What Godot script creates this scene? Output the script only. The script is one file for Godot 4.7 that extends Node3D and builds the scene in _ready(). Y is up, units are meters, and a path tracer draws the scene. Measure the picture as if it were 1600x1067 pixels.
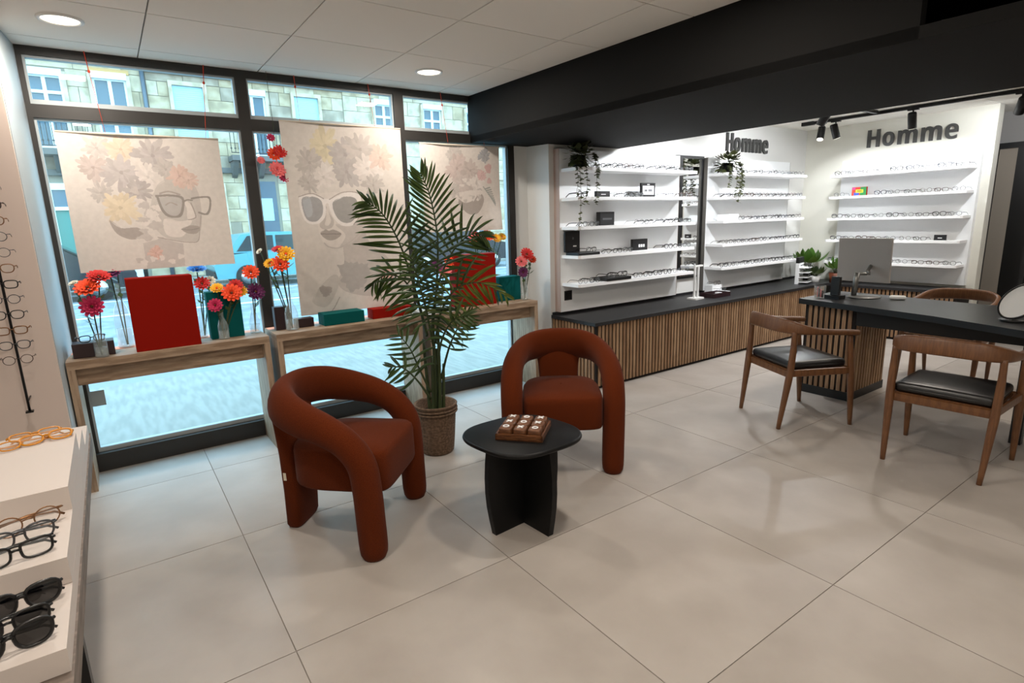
extends Node3D
# ---------------------------------------------------------------- state
var used = {}
var mats = {}
var rng = RandomNumberGenerator.new()
const ORD = ["first", "second", "third", "fourth", "fifth", "sixth", "seventh", "eighth", "ninth", "tenth", "eleventh", "twelfth", "thirteenth", "fourteenth", "fifteenth"]

# ================================================================ view, sky, light
func view_and_light():
	var cam = Camera3D.new()
	cam.name = "camera"
	cam.projection = Camera3D.PROJECTION_PERSPECTIVE
	cam.keep_aspect = Camera3D.KEEP_HEIGHT
	cam.fov = rad_to_deg(2.0 * atan(533.5 / 880.3))
	var yaw = 0.6113
	var pitch = 0.2114
	var roll = -0.03087
	var fw = Vector3(sin(yaw) * cos(pitch), -sin(pitch), -cos(yaw) * cos(pitch))
	var rt = Vector3(cos(yaw), 0, sin(yaw))
	var up = rt.cross(fw)
	var r2 = rt * cos(roll) + up * sin(roll)
	var u2 = up * cos(roll) - rt * sin(roll)
	cam.transform = Transform3D(Basis(r2, u2, -fw), Vector3(0, 1.5, 0))
	cam.near = 0.05
	cam.far = 200.0
	add_child(cam)
	cam.current = true
	var we = WorldEnvironment.new()
	we.name = "world_environment"
	var env = Environment.new()
	env.background_mode = Environment.BG_SKY
	var sky = Sky.new()
	var sm = ProceduralSkyMaterial.new()
	sm.sky_top_color = Color(0.67, 0.88, 1.0)
	sm.sky_horizon_color = Color(0.77, 0.925, 1.0)
	sm.ground_bottom_color = Color(0.5, 0.52, 0.54)
	sm.ground_horizon_color = Color(0.8, 0.84, 0.87)
	sm.sun_angle_max = 0.0
	sm.energy_multiplier = SKY_ENERGY
	sky.sky_material = sm
	env.sky = sky
	env.ambient_light_source = Environment.AMBIENT_SOURCE_DISABLED
	env.tonemap_mode = Environment.TONE_MAPPER_LINEAR
	env.tonemap_exposure = EXPOSURE
	env.sdfgi_enabled = true
	env.ssao_enabled = true
	env.ssil_enabled = true
	we.environment = env
	add_child(we)

const SKY_ENERGY := 6.5
const EXPOSURE := 1.0
const DOWNLIGHT := 1.8
const SPOT := 1.05

# ================================================================ materials
func sm(key, col, rough = 0.8, metal = 0.0) -> StandardMaterial3D:
	if mats.has(key):
		return mats[key]
	var m = StandardMaterial3D.new()
	m.resource_name = key
	m.albedo_color = col
	m.roughness = rough
	m.metallic = metal
	mats[key] = m
	return m

func noise_img(seed_, freq, w, h, oct = 4) -> Image:
	var n = FastNoiseLite.new()
	n.seed = seed_
	n.frequency = freq
	n.fractal_octaves = oct
	return n.get_seamless_image(w, h)

func ramp_tex(img: Image, cols: Array, lo = 0.0, hi = 1.0, sx = 1) -> ImageTexture:
	var w = img.get_width()
	var h = img.get_height()
	var o = Image.create(w, h, true, Image.FORMAT_RGB8)
	var k = cols.size() - 1
	for y in h:
		for x in w:
			var v: float = clampf((img.get_pixel((x * sx) % w, y).r - lo) / (hi - lo), 0.0, 1.0) * k
			var i = mini(int(v), k - 1)
			o.set_pixel(x, y, cols[i].lerp(cols[i + 1], v - i))
	o.generate_mipmaps()
	return ImageTexture.create_from_image(o)

func tri_mat(key, tex, rough, scale, metal = 0.0) -> StandardMaterial3D:
	var m = sm(key, Color.WHITE, rough, metal)
	m.albedo_texture = tex
	m.uv1_triplanar = true
	m.uv1_world_triplanar = true
	m.uv1_scale = scale
	return m

func wood(key, a: Color, b: Color, rough, scale, seed_, along_u = false) -> StandardMaterial3D:
	# grain: noise stretched along one axis of the texture
	var n = FastNoiseLite.new()
	n.seed = seed_
	n.frequency = 0.012
	n.fractal_octaves = 5
	var src = n.get_seamless_image(256, 256)
	var o = Image.create(256, 256, true, Image.FORMAT_RGB8)
	for y in 256:
		for x in 256:
			var v: float = src.get_pixel((x * 8) % 256, y).r * 0.65 + src.get_pixel((x * 3 + 77) % 256, (y + 31) % 256).r * 0.35
			var c = a.lerp(b, smoothstep(0.3, 0.7, v))
			if along_u:
				o.set_pixel(y, x, c)
			else:
				o.set_pixel(x, y, c)
	o.generate_mipmaps()
	var m = tri_mat(key, ImageTexture.create_from_image(o), rough, scale)
	m.uv1_world_triplanar = false
	return m

func make_materials():
	# floor tiles: beige stone look, three tones
	var big = noise_img(11, 0.006, 512, 512, 5)
	for k in 3:
		var d = [0.0, -0.008, 0.008][k]
		var t = ramp_tex(noise_img(11 + k, 0.007, 512, 512, 6), [Color(0.645 + d, 0.612 + d, 0.578 + d), Color(0.668 + d, 0.636 + d, 0.603 + d), Color(0.692 + d, 0.662 + d, 0.63 + d)], 0.15, 0.85)
		var m = tri_mat("floor_tile_%d" % k, t, 0.42, Vector3(0.55, 0.55, 0.55))
		m.metallic_specular = 0.5
	sm("grout", Color(0.50, 0.47, 0.44), 0.95)
	sm("ceil_panel", Color(0.915, 0.90, 0.87), 0.95)
	sm("ceil_panel_b", Color(0.903, 0.89, 0.86), 0.95)
	sm("ceil_grid", Color(0.42, 0.41, 0.40), 0.7)
	sm("black_ceiling", Color(0.062, 0.060, 0.056), 0.8)
	mats["black_ceiling"].metallic_specular = 0.3
	sm("white_wall", Color(0.86, 0.86, 0.85), 0.9)
	sm("cream_wall", Color(0.865, 0.86, 0.82), 0.9)
	sm("blush_wall", Color(0.83, 0.765, 0.725), 0.9)
	sm("grey_wall", Color(0.62, 0.61, 0.60), 0.9)
	sm("anthracite", Color(0.17, 0.16, 0.15), 0.45, 0.2)
	sm("alu_grey", Color(0.66, 0.69, 0.70), 0.5, 0.2)
	sm("panel_white", Color(0.93, 0.94, 0.945), 0.55)
	sm("panel_edge_shaded", Color(0.38, 0.365, 0.345), 0.7)  # same edge in shadow, the shade put into its colour
	sm("panel_edge", Color(0.66, 0.58, 0.54), 0.7)
	sm("shelf_white", Color(0.94, 0.94, 0.94), 0.45)
	sm("mirror_silver", Color(0.93, 0.94, 0.94), 0.02, 1.0)
	sm("frame_black", Color(0.05, 0.05, 0.05), 0.4)
	sm("worktop", Color(0.13, 0.13, 0.137), 0.45)
	sm("desk_black", Color(0.075, 0.075, 0.078), 0.36)
	sm("slat_back", Color(0.085, 0.06, 0.05), 0.9)
	sm("letter", Color(0.24, 0.24, 0.235), 0.6)
	wood("slat_wood", Color(0.52, 0.395, 0.28), Color(0.63, 0.50, 0.375), 0.6, Vector3(2.2, 1.0, 2.2), 21)
	wood("slat_wood_b", Color(0.475, 0.355, 0.25), Color(0.575, 0.445, 0.325), 0.6, Vector3(2.2, 1.0, 2.2), 22)
	wood("slat_wood_c", Color(0.555, 0.43, 0.315), Color(0.65, 0.525, 0.40), 0.6, Vector3(2.2, 1.0, 2.2), 23)
	wood("console_oak", Color(0.53, 0.435, 0.345), Color(0.645, 0.55, 0.455), 0.55, Vector3(1.3, 1.3, 1.3), 31, true)
	wood("console_leg", Color(0.53, 0.435, 0.345), Color(0.645, 0.55, 0.455), 0.55, Vector3(1.3, 1.3, 1.3), 32)
	wood("walnut", Color(0.36, 0.225, 0.122), Color(0.435, 0.283, 0.16), 0.42, Vector3(2.5, 2.5, 2.5), 41)
	wood("game_wood", Color(0.32, 0.185, 0.095), Color(0.45, 0.28, 0.155), 0.4, Vector3(5, 5, 5), 42, true)
	wood("table_grey_wood", Color(0.40, 0.355, 0.32), Color(0.50, 0.45, 0.41), 0.6, Vector3(1.5, 1.5, 1.5), 43, true)
	var leather = sm("leather", Color(0.045, 0.045, 0.048), 0.36)
	leather.metallic_specular = 0.6
	# rust boucle
	var bt = ramp_tex(noise_img(51, 0.09, 256, 256, 3), [Color(0.28, 0.115, 0.047), Color(0.345, 0.147, 0.062), Color(0.385, 0.17, 0.077)], 0.2, 0.8)
	var rust = tri_mat("rust_fabric", bt, 1.0, Vector3(9, 9, 9))
	rust.uv1_world_triplanar = false
	rust.rim_enabled = true
	rust.rim = 0.08
	rust.rim_tint = 0.7
	rust.metallic_specular = 0.15
	rust.heightmap_enabled = false
	var bn = noise_img(52, 0.14, 256, 256, 2)
	bn.bump_map_to_normal_map(2.5)
	rust.normal_enabled = true
	rust.normal_texture = ImageTexture.create_from_image(bn)
	rust.normal_scale = 0.6
	sm("table_black", Color(0.03, 0.03, 0.032), 0.45)
	mats["table_black"].metallic_specular = 0.35
	sm("leaf_dark", Color(0.125, 0.19, 0.095), 0.5)
	sm("leaf_mid", Color(0.20, 0.275, 0.12), 0.5)
	sm("leaf_light", Color(0.34, 0.38, 0.15), 0.5)
	sm("leaf_olive", Color(0.30, 0.325, 0.175), 0.6)
	sm("leaf_olive_dark", Color(0.21, 0.235, 0.125), 0.6)
	sm("coral_reflection", Color(0.90, 0.60, 0.48), 0.7)  # coral reflection tint for the strips added on the consoles
	sm("leaf_bright", Color(0.22, 0.37, 0.10), 0.45)
	sm("stem_green", Color(0.19, 0.24, 0.11), 0.6)
	sm("stem_brown", Color(0.27, 0.22, 0.12), 0.8)
	for k in ["leaf_dark", "leaf_mid", "leaf_light", "leaf_bright"]:
		mats[k].backlight_enabled = true
		mats[k].backlight = Color(0.25, 0.3, 0.1)
	var wk = ramp_tex(noise_img(61, 0.06, 128, 128, 3), [Color(0.30, 0.225, 0.165), Color(0.45, 0.36, 0.28)], 0.25, 0.75)
	tri_mat("wicker", wk, 0.9, Vector3(6, 6, 6))
	sm("soil", Color(0.12, 0.09, 0.07), 1.0)
	sm("box_red", Color(0.53, 0.07, 0.02), 0.7)
	sm("box_teal", Color(0.02, 0.33, 0.325), 0.7)
	for k in ["box_red", "box_teal"]:
		mats[k].metallic_specular = 0.2
	sm("box_maroon", Color(0.15, 0.06, 0.075), 0.4)
	sm("box_black", Color(0.035, 0.035, 0.04), 0.45)
	sm("print_white", Color(0.9, 0.9, 0.9), 0.6)
	sm("display_white", Color(0.815, 0.775, 0.745), 0.6)
	sm("metal_black", Color(0.05, 0.05, 0.052), 0.4, 0.3)
	sm("chrome", Color(0.75, 0.75, 0.74), 0.2, 1.0)
	sm("steel", Color(0.55, 0.55, 0.54), 0.35, 0.9)
	sm("white_plastic", Color(0.88, 0.88, 0.87), 0.35)
	sm("monitor_grey", Color(0.72, 0.70, 0.68), 0.45, 0.1)
	sm("string_orange", Color(0.85, 0.27, 0.16), 0.8)
	sm("beige_door", Color(0.60, 0.56, 0.51), 0.7)
	sm("brick_pot", Color(0.42, 0.20, 0.09), 0.6)
	# glass
	var g = sm("window_glass", Color(0.80, 0.95, 0.97, 0.10), 0.0)
	g.transparency = BaseMaterial3D.TRANSPARENCY_ALPHA
	g.metallic_specular = 0.5
	var vg = sm("vase_glass", Color(0.9, 0.95, 0.95, 0.16), 0.02)
	vg.transparency = BaseMaterial3D.TRANSPARENCY_ALPHA
	var lg = sm("lens_clear", Color(0.92, 0.95, 0.96, 0.08), 0.0)
	lg.transparency = BaseMaterial3D.TRANSPARENCY_ALPHA
	var ld = sm("lens_dark", Color(0.02, 0.022, 0.03, 0.95), 0.05)
	ld.transparency = BaseMaterial3D.TRANSPARENCY_ALPHA
	sm("frame_a", Color(0.06, 0.055, 0.055), 0.3)
	sm("frame_b", Color(0.23, 0.13, 0.08), 0.3)
	sm("frame_c", Color(0.33, 0.33, 0.34), 0.3, 0.7)
	sm("frame_d", Color(0.55, 0.40, 0.28), 0.3, 0.8)
	sm("frame_e", Color(0.10, 0.12, 0.19), 0.3)
	sm("frame_y", Color(0.80, 0.52, 0.08), 0.3)
	# lamps
	var em = sm("lamp_glow", Color(1, 0.97, 0.92), 0.5)
	em.emission_enabled = true
	em.emission = Color(1.0, 0.95, 0.87)
	em.emission_energy_multiplier = 4.0
	var es = sm("spot_glow", Color(1, 0.98, 0.94), 0.5)
	es.emission_enabled = true
	es.emission = Color(1.0, 0.97, 0.9)
	es.emission_energy_multiplier = 3.0
	# flowers
	sm("petal_orange", Color(0.90, 0.27, 0.06), 0.7)
	sm("petal_red", Color(0.75, 0.09, 0.07), 0.7)
	sm("petal_yellow", Color(0.93, 0.68, 0.10), 0.7)
	sm("petal_magenta", Color(0.72, 0.10, 0.30), 0.7)
	sm("petal_pink", Color(0.88, 0.42, 0.42), 0.7)
	sm("petal_purple", Color(0.36, 0.07, 0.30), 0.7)
	sm("petal_white", Color(0.86, 0.83, 0.75), 0.7)
	sm("petal_blue_added", Color(0.13, 0.42, 0.72), 0.7)
	sm("flower_heart", Color(0.35, 0.17, 0.06), 0.9)
	# outside
	var ct = ramp_tex(noise_img(71, 0.012, 512, 512, 5), [Color(0.49, 0.485, 0.455), Color(0.545, 0.54, 0.51)], 0.25, 0.75, 6)
	tri_mat("pavement", ct, 0.9, Vector3(0.35, 0.35, 0.35))
	var at = ramp_tex(noise_img(72, 0.03, 256, 256, 4), [Color(0.40, 0.44, 0.46), Color(0.50, 0.54, 0.56)], 0.25, 0.75)
	tri_mat("asphalt", at, 0.9, Vector3(0.3, 0.3, 0.3))
	sm("kerb", Color(0.48, 0.50, 0.51), 0.9)
	sm("road_paint", Color(0.85, 0.87, 0.87), 0.8)
	for k in 4:
		var c0: Color = [Color(0.71, 0.67, 0.575), Color(0.73, 0.68, 0.575), Color(0.68, 0.62, 0.505), Color(0.62, 0.575, 0.50)][k]
		tri_mat("stone_%d" % k, ramp_tex(noise_img(80 + k, 0.03, 128, 128, 5), [c0.darkened(0.13), c0, c0.lightened(0.12)], 0.2, 0.8), 0.95, Vector3(0.5, 0.5, 0.5))
	sm("mortar", Color(0.55, 0.53, 0.47), 0.95)
	sm("stone_dark", Color(0.36, 0.36, 0.35), 0.95)
	sm("pvc_white", Color(0.86, 0.92, 0.93), 0.5)
	sm("shutter_blue", Color(0.62, 0.80, 0.87), 0.5)
	sm("far_pane", Color(0.24, 0.36, 0.42), 0.12)
	sm("iron", Color(0.10, 0.12, 0.13), 0.6, 0.4)
	sm("shop_green", Color(0.25, 0.48, 0.44), 0.5)
	sm("zinc", Color(0.30, 0.36, 0.41), 0.5, 0.3)
	sm("ochre", Color(0.75, 0.60, 0.38), 0.8)
	sm("car_dark", Color(0.11, 0.13, 0.15), 0.25, 0.2)
	sm("car_teal", Color(0.33, 0.58, 0.62), 0.25, 0.2)
	sm("car_glass", Color(0.10, 0.15, 0.17), 0.1)
	sm("tyre", Color(0.04, 0.04, 0.04), 0.9)

# ================================================================ nodes
func numbered(n: String) -> String:
	if not used.has(n):
		used[n] = 0
		return n
	used[n] += 1
	return "%s_%03d" % [n, used[n]]

func thing(called, label, category, at = Vector3.ZERO, turn = 0.0, group = "") -> Node3D:
	var o = Node3D.new()
	o.name = numbered(called)
	add_child(o)
	o.position = at
	o.rotation.y = turn
	o.set_meta("label", label)
	o.set_meta("category", category)
	if group != "":
		o.set_meta("group", group)
	return o

func tag(o, label, category, group = ""):
	o.set_meta("label", label)
	o.set_meta("category", category)
	if group != "":
		o.set_meta("group", group)
	return o

func mi(called, mesh, mat, parent = null, at = Vector3.ZERO, b = Basis()) -> MeshInstance3D:
	var o = MeshInstance3D.new()
	if parent == null:
		o.name = numbered(called)
		add_child(o)
	else:
		o.name = called
		parent.add_child(o, true)
	o.mesh = mesh if not (mesh is SurfaceTool) else fin(mesh)
	if mat is String:
		mat = mats[mat]
	o.material_override = mat
	o.transform = Transform3D(b, at)
	return o

func struct(called, mesh, mat, parent = null, at = Vector3.ZERO) -> MeshInstance3D:
	var o = mi(called, mesh, mat, parent, at)
	if parent == null:
		o.set_meta("kind", "structure")
	return o

func dup(src: Node3D, at: Vector3, turn: float, label: String, group = "") -> Node3D:
	var r = src.duplicate()
	r.name = numbered(String(src.name).rstrip("0123456789_"))
	add_child(r)
	r.position = at
	r.rotation = Vector3(0, turn, 0)
	r.set_meta("label", label)
	if group != "":
		r.set_meta("group", group)
	return r

# ================================================================ mesh helpers (faces wind counter-clockwise here, flipped on emit)
func ST(smooth = false) -> SurfaceTool:
	var s = SurfaceTool.new()
	s.begin(Mesh.PRIMITIVE_TRIANGLES)
	s.set_smooth_group(0 if smooth else -1)
	return s

func fin(s: SurfaceTool) -> ArrayMesh:
	s.generate_normals()
	s.index()
	return s.commit()

func tri(s, a, b, c):
	s.add_vertex(a)
	s.add_vertex(c)
	s.add_vertex(b)

func quad(s, a, b, c, d):
	tri(s, a, b, c)
	tri(s, a, c, d)

func tri_uv(s, a, ua, b, ub, c, uc):
	s.set_uv(ua)
	s.add_vertex(a)
	s.set_uv(uc)
	s.add_vertex(c)
	s.set_uv(ub)
	s.add_vertex(b)

func box(s, c: Vector3, z: Vector3, b = Basis()):
	var h = z * 0.5
	var p = []
	for k in 8:
		p.append(c + b * Vector3(h.x if k & 1 else -h.x, h.y if k & 2 else -h.y, h.z if k & 4 else -h.z))
	quad(s, p[4], p[5], p[7], p[6])
	quad(s, p[1], p[0], p[2], p[3])
	quad(s, p[5], p[1], p[3], p[7])
	quad(s, p[0], p[4], p[6], p[2])
	quad(s, p[6], p[7], p[3], p[2])
	quad(s, p[0], p[1], p[5], p[4])

func bx(x0, x1, y0, y1, z0, z1) -> SurfaceTool:
	var s = ST()
	box(s, Vector3((x0 + x1) / 2.0, (y0 + y1) / 2.0, (z0 + z1) / 2.0), Vector3(x1 - x0, y1 - y0, z1 - z0))
	return s

func addbx(s, x0, x1, y0, y1, z0, z1):
	box(s, Vector3((x0 + x1) / 2.0, (y0 + y1) / 2.0, (z0 + z1) / 2.0), Vector3(x1 - x0, y1 - y0, z1 - z0))

# rounded box; n segments per rounded edge half
func rbox(s, c: Vector3, z: Vector3, r: float, n = 1, b = Basis(), puff = 0.0):
	var h = z * 0.5
	r = minf(r, minf(h.x, minf(h.y, h.z)) * 0.999)
	var axes = [[0, 1, 2], [1, 2, 0], [2, 0, 1]]
	for a in axes:
		for sg in [-1.0, 1.0]:
			var us = _steps(h[a[0]], r, n, puff > 0.0)
			var vs = _steps(h[a[1]], r, n, puff > 0.0)
			var g = []
			for u in us:
				var row = []
				for v in vs:
					var p = Vector3.ZERO
					p[a[0]] = u
					p[a[1]] = v
					p[a[2]] = h[a[2]] * sg
					var q = Vector3(clampf(p.x, -h.x + r, h.x - r), clampf(p.y, -h.y + r, h.y - r), clampf(p.z, -h.z + r, h.z - r))
					var o = q + (p - q).normalized() * r
					if puff > 0.0:
						var e = (1.0 - pow(absf(o.x / h.x), 2.0)) * (1.0 - pow(absf(o.z / h.z), 2.0))
						o.y += signf(o.y) * puff * e
					row.append(c + b * o)
				g.append(row)
			for i in us.size() - 1:
				for j in vs.size() - 1:
					if sg > 0:
						quad(s, g[i][j], g[i + 1][j], g[i + 1][j + 1], g[i][j + 1])
					else:
						quad(s, g[i][j], g[i][j + 1], g[i + 1][j + 1], g[i + 1][j])

func _steps(h, r, n, mid) -> Array:
	var o = []
	for i in n + 1:
		o.append(-h + r * (1.0 - cos(PI / 2.0 * i / n)) if n > 1 else -h + r * i)
	if mid:
		for k in range(1, 6):
			o.append(lerpf(-h + r, h - r, k / 6.0))
	for i in n + 1:
		o.append(-o[n - i])
	return o

# swept tube through pts; rx along side, ry along up-ish; pw superellipse power
func tube(s, pts: Array, rx, ry = null, sides = 8, closed = false, hint = Vector3.UP, pw = 2.0, cap = 0.0):
	var n = pts.size()
	if ry == null:
		ry = rx
	var rings = []
	var side = Vector3.ZERO
	for i in n:
		var t: Vector3
		if closed:
			t = (pts[(i + 1) % n] - pts[(i - 1 + n) % n]).normalized()
		else:
			t = (pts[mini(i + 1, n - 1)] - pts[maxi(i - 1, 0)]).normalized()
		if side == Vector3.ZERO:
			var hh: Vector3 = hint if absf(t.dot(hint)) < 0.95 else (Vector3.RIGHT if absf(t.x) < 0.9 else Vector3.BACK)
			side = t.cross(hh).normalized()
		else:
			side = (side - t * side.dot(t)).normalized()
		var nn = side.cross(t)
		var ax: float = rx[i] if rx is Array else rx
		var ay: float = ry[i] if ry is Array else ry
		var ring = []
		for k in sides:
			var a = TAU * k / sides
			var cx = cos(a)
			var sy = sin(a)
			if pw != 2.0:
				cx = signf(cx) * pow(absf(cx), 2.0 / pw)
				sy = signf(sy) * pow(absf(sy), 2.0 / pw)
			ring.append(pts[i] + side * cx * ax + nn * sy * ay)
		rings.append(ring)
	var m = n if closed else n - 1
	for i in m:
		var r0: Array = rings[i]
		var r1: Array = rings[(i + 1) % n]
		for k in sides:
			var k2 = (k + 1) % sides
			quad(s, r0[k], r1[k], r1[k2], r0[k2])
	if not closed:
		for e in [0, n - 1]:
			var c: Vector3 = pts[e]
			if cap > 0.0:
				c += ((pts[0] - pts[1]) if e == 0 else (pts[n - 1] - pts[n - 2])).normalized() * cap
			for k in sides:
				var k2 = (k + 1) % sides
				if e == 0:
					tri(s, c, rings[0][k], rings[0][k2])
				else:
					tri(s, c, rings[e][k2], rings[e][k])

func smooth_path(ctrl: Array, n: int) -> Array:
	var o = []
	var m = ctrl.size()
	for i in m - 1:
		var p0 = ctrl[maxi(i - 1, 0)]
		var p1 = ctrl[i]
		var p2 = ctrl[i + 1]
		var p3 = ctrl[mini(i + 2, m - 1)]
		for k in n:
			var t = float(k) / n
			o.append(0.5 * ((2.0 * p1) + (p2 - p0) * t + (2.0 * p0 - 5.0 * p1 + 4.0 * p2 - p3) * t * t + (3.0 * p1 - p0 - 3.0 * p2 + p3) * t * t * t))
	o.append(ctrl[m - 1])
	return o

func lathe(s, prof: Array, sides = 24, c = Vector3.ZERO):
	for i in prof.size() - 1:
		for k in sides:
			var a = TAU * k / sides
			var b = TAU * (k + 1) / sides
			var p0: Vector2 = prof[i]
			var p1: Vector2 = prof[i + 1]
			var v00 = c + Vector3(cos(a) * p0.x, p0.y, -sin(a) * p0.x)
			var v01 = c + Vector3(cos(b) * p0.x, p0.y, -sin(b) * p0.x)
			var v10 = c + Vector3(cos(a) * p1.x, p1.y, -sin(a) * p1.x)
			var v11 = c + Vector3(cos(b) * p1.x, p1.y, -sin(b) * p1.x)
			if p0.x > 1e-6:
				tri(s, v00, v01, v11)
			if p1.x > 1e-6:
				tri(s, v00, v11, v10)

# plan polygon (x, z) extruded in y
func prism(s, poly: PackedVector2Array, y0: float, y1: float):
	var turn = 0.0
	for i in poly.size():
		turn += poly[i].cross(poly[(i + 1) % poly.size()])
	if turn < 0.0:
		poly.reverse()
	var idx = Geometry2D.triangulate_polygon(poly)
	for i in range(0, idx.size(), 3):
		var a = poly[idx[i]]
		var b = poly[idx[i + 1]]
		var c = poly[idx[i + 2]]
		if (b - a).cross(c - a) < 0.0:
			var t = b
			b = c
			c = t
		tri(s, Vector3(a.x, y1, a.y), Vector3(c.x, y1, c.y), Vector3(b.x, y1, b.y))
		tri(s, Vector3(a.x, y0, a.y), Vector3(b.x, y0, b.y), Vector3(c.x, y0, c.y))
	var n = poly.size()
	for i in n:
		var a = poly[i]
		var b = poly[(i + 1) % n]
		# the walk runs positively in (x, z): outward is to the left seen from above
		quad(s, Vector3(a.x, y0, a.y), Vector3(a.x, y1, a.y), Vector3(b.x, y1, b.y), Vector3(b.x, y0, b.y))

# the same, standing: polygon in (x, y), thickness in z
func plate(s, poly: PackedVector2Array, z0: float, z1: float, at = Vector3.ZERO, bs = Basis()):
	var idx = Geometry2D.triangulate_polygon(poly)
	for i in range(0, idx.size(), 3):
		var a = poly[idx[i]]
		var b = poly[idx[i + 1]]
		var c = poly[idx[i + 2]]
		if (b - a).cross(c - a) < 0.0:
			var t = b
			b = c
			c = t
		tri(s, at + bs * Vector3(a.x, a.y, z1), at + bs * Vector3(b.x, b.y, z1), at + bs * Vector3(c.x, c.y, z1))
		tri(s, at + bs * Vector3(a.x, a.y, z0), at + bs * Vector3(c.x, c.y, z0), at + bs * Vector3(b.x, b.y, z0))
	var n = poly.size()
	var area = 0.0
	for i in n:
		area += poly[i].cross(poly[(i + 1) % n])
	for i in n:
		var a = poly[i]
		var b = poly[(i + 1) % n]
		if area < 0.0:
			var t = a
			a = b
			b = t
		quad(s, at + bs * Vector3(a.x, a.y, z0), at + bs * Vector3(b.x, b.y, z0), at + bs * Vector3(b.x, b.y, z1), at + bs * Vector3(a.x, a.y, z1))

# ================================================================ the room
const CEIL := 2.535
const WZ := -4.36        # window plane
const HZ := -4.12        # wall behind the shelves
const RX := 7.75         # wall at the far right
const SOF := 2.159

func cuts(first, pitch, lo, hi) -> Array:
	var o = [lo]
	var x: float = first
	while x - pitch > lo:
		x -= pitch
	while x < hi - 0.02:
		if x > lo + 0.02:
			o.append(x)
		x += pitch
	o.append(hi)
	return o

func build_floor():
	var f = struct("floor", bx(-2.6, 9.6, -0.15, -0.003, -4.42, 3.1), "grout")
	var xs = cuts(0.345, 0.94, -2.5, 9.5)
	var zs = cuts(-3.868, 0.978, -4.36, 3.0)
	var g = 0.002
	for i in xs.size() - 1:
		for j in zs.size() - 1:
			var s = ST()
			addbx(s, xs[i] + g, xs[i + 1] - g, -0.012, 0.0, zs[j] + g, zs[j + 1] - g)
			mi("tile", s, "floor_tile_%d" % [(i * 7 + j * 5) % 3], f)

func build_ceiling():
	var c = struct("ceiling", bx(-2.6, 2.9, CEIL + 0.008, CEIL + 0.15, -4.5, 3.1), "ceil_grid")
	var xs = cuts(0.318, 0.6825, -2.5, 2.90)
	var zs = cuts(-3.46, 0.672, -4.36, 3.0)
	var g = 0.0035
	for i in xs.size() - 1:
		for j in zs.size() - 1:
			mi("ceiling_panel", bx(xs[i] + g, xs[i + 1] - g, CEIL, CEIL + 0.02, zs[j] + g, zs[j + 1] - g), "ceil_panel" if (i + j) % 2 == 0 else "ceil_panel_b", c)
	# paler ceiling over the men's corner
	var c2 = struct("ceiling", bx(4.2, 9.6, CEIL + 0.008, CEIL + 0.15, -4.3, 3.1), "ceil_grid")
	var x2 = cuts(4.9, 0.6825, 4.22, 9.5)
	for i in x2.size() - 1:
		for j in zs.size() - 1:
			mi("ceiling_panel", bx(x2[i] + g, x2[i + 1] - g, CEIL, CEIL + 0.02, maxf(zs[j], -4.2) + g, zs[j + 1] - g), "ceil_panel" if (i + j) % 2 == 0 else "ceil_panel_b", c2)
	# black bulkhead: fascia, soffit, far fascia and the dark ceiling over the opening
	var b = struct("ceiling_bulkhead", ST_poly([Vector2(2.665, -4.355), Vector2(2.715, -4.355), Vector2(2.815, -1.05), Vector2(2.765, -1.05)], SOF + 0.002, CEIL + 0.02), "black_ceiling")
	var sf = ST()
	prism(sf, PackedVector2Array([Vector2(2.665, -4.355), Vector2(3.30, -4.355), Vector2(3.345, -4.12), Vector2(4.245, -4.12), Vector2(4.40, -1.05), Vector2(4.45, 3.0), Vector2(2.89, 3.0), Vector2(2.765, -1.05)]), SOF, SOF + 0.05)
	mi("soffit", sf, "black_ceiling", b)
	mi("back_fascia", ST_poly([Vector2(4.195, -4.12), Vector2(4.245, -4.12), Vector2(4.40, -1.05), Vector2(4.45, 3.0), Vector2(4.40, 3.0), Vector2(4.35, -1.05)], SOF + 0.002, CEIL + 0.02), "black_ceiling", b)
	mi("dark_ceiling", bx(2.78, 4.35, CEIL - 0.004, CEIL + 0.15, -4.3, 3.0), "black_ceiling", b)
	# ventilation hatch in the dark ceiling
	var h = thing("ventilation_hatch", "small square metal ventilation hatch in the black ceiling recess", "hatch", Vector3(4.13, CEIL - 0.012, -1.35), 0.3)
	var hf = ST()
	for a in [[-0.1, 0.1, -0.1, -0.085], [-0.1, 0.1, 0.085, 0.1], [-0.1, -0.085, -0.085, 0.085], [0.085, 0.1, -0.085, 0.085]]:
		addbx(hf, a[0], a[1], -0.012, 0.006, a[2], a[3])
	mi("frame", hf, "steel", h)
	mi("flap", bx(-0.085, 0.085, -0.002, 0.006, -0.085, 0.085), "metal_black", h)

func ST_poly(p: Array, y0, y1) -> SurfaceTool:
	var s = ST()
	prism(s, PackedVector2Array(p), y0, y1)
	return s

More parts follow.
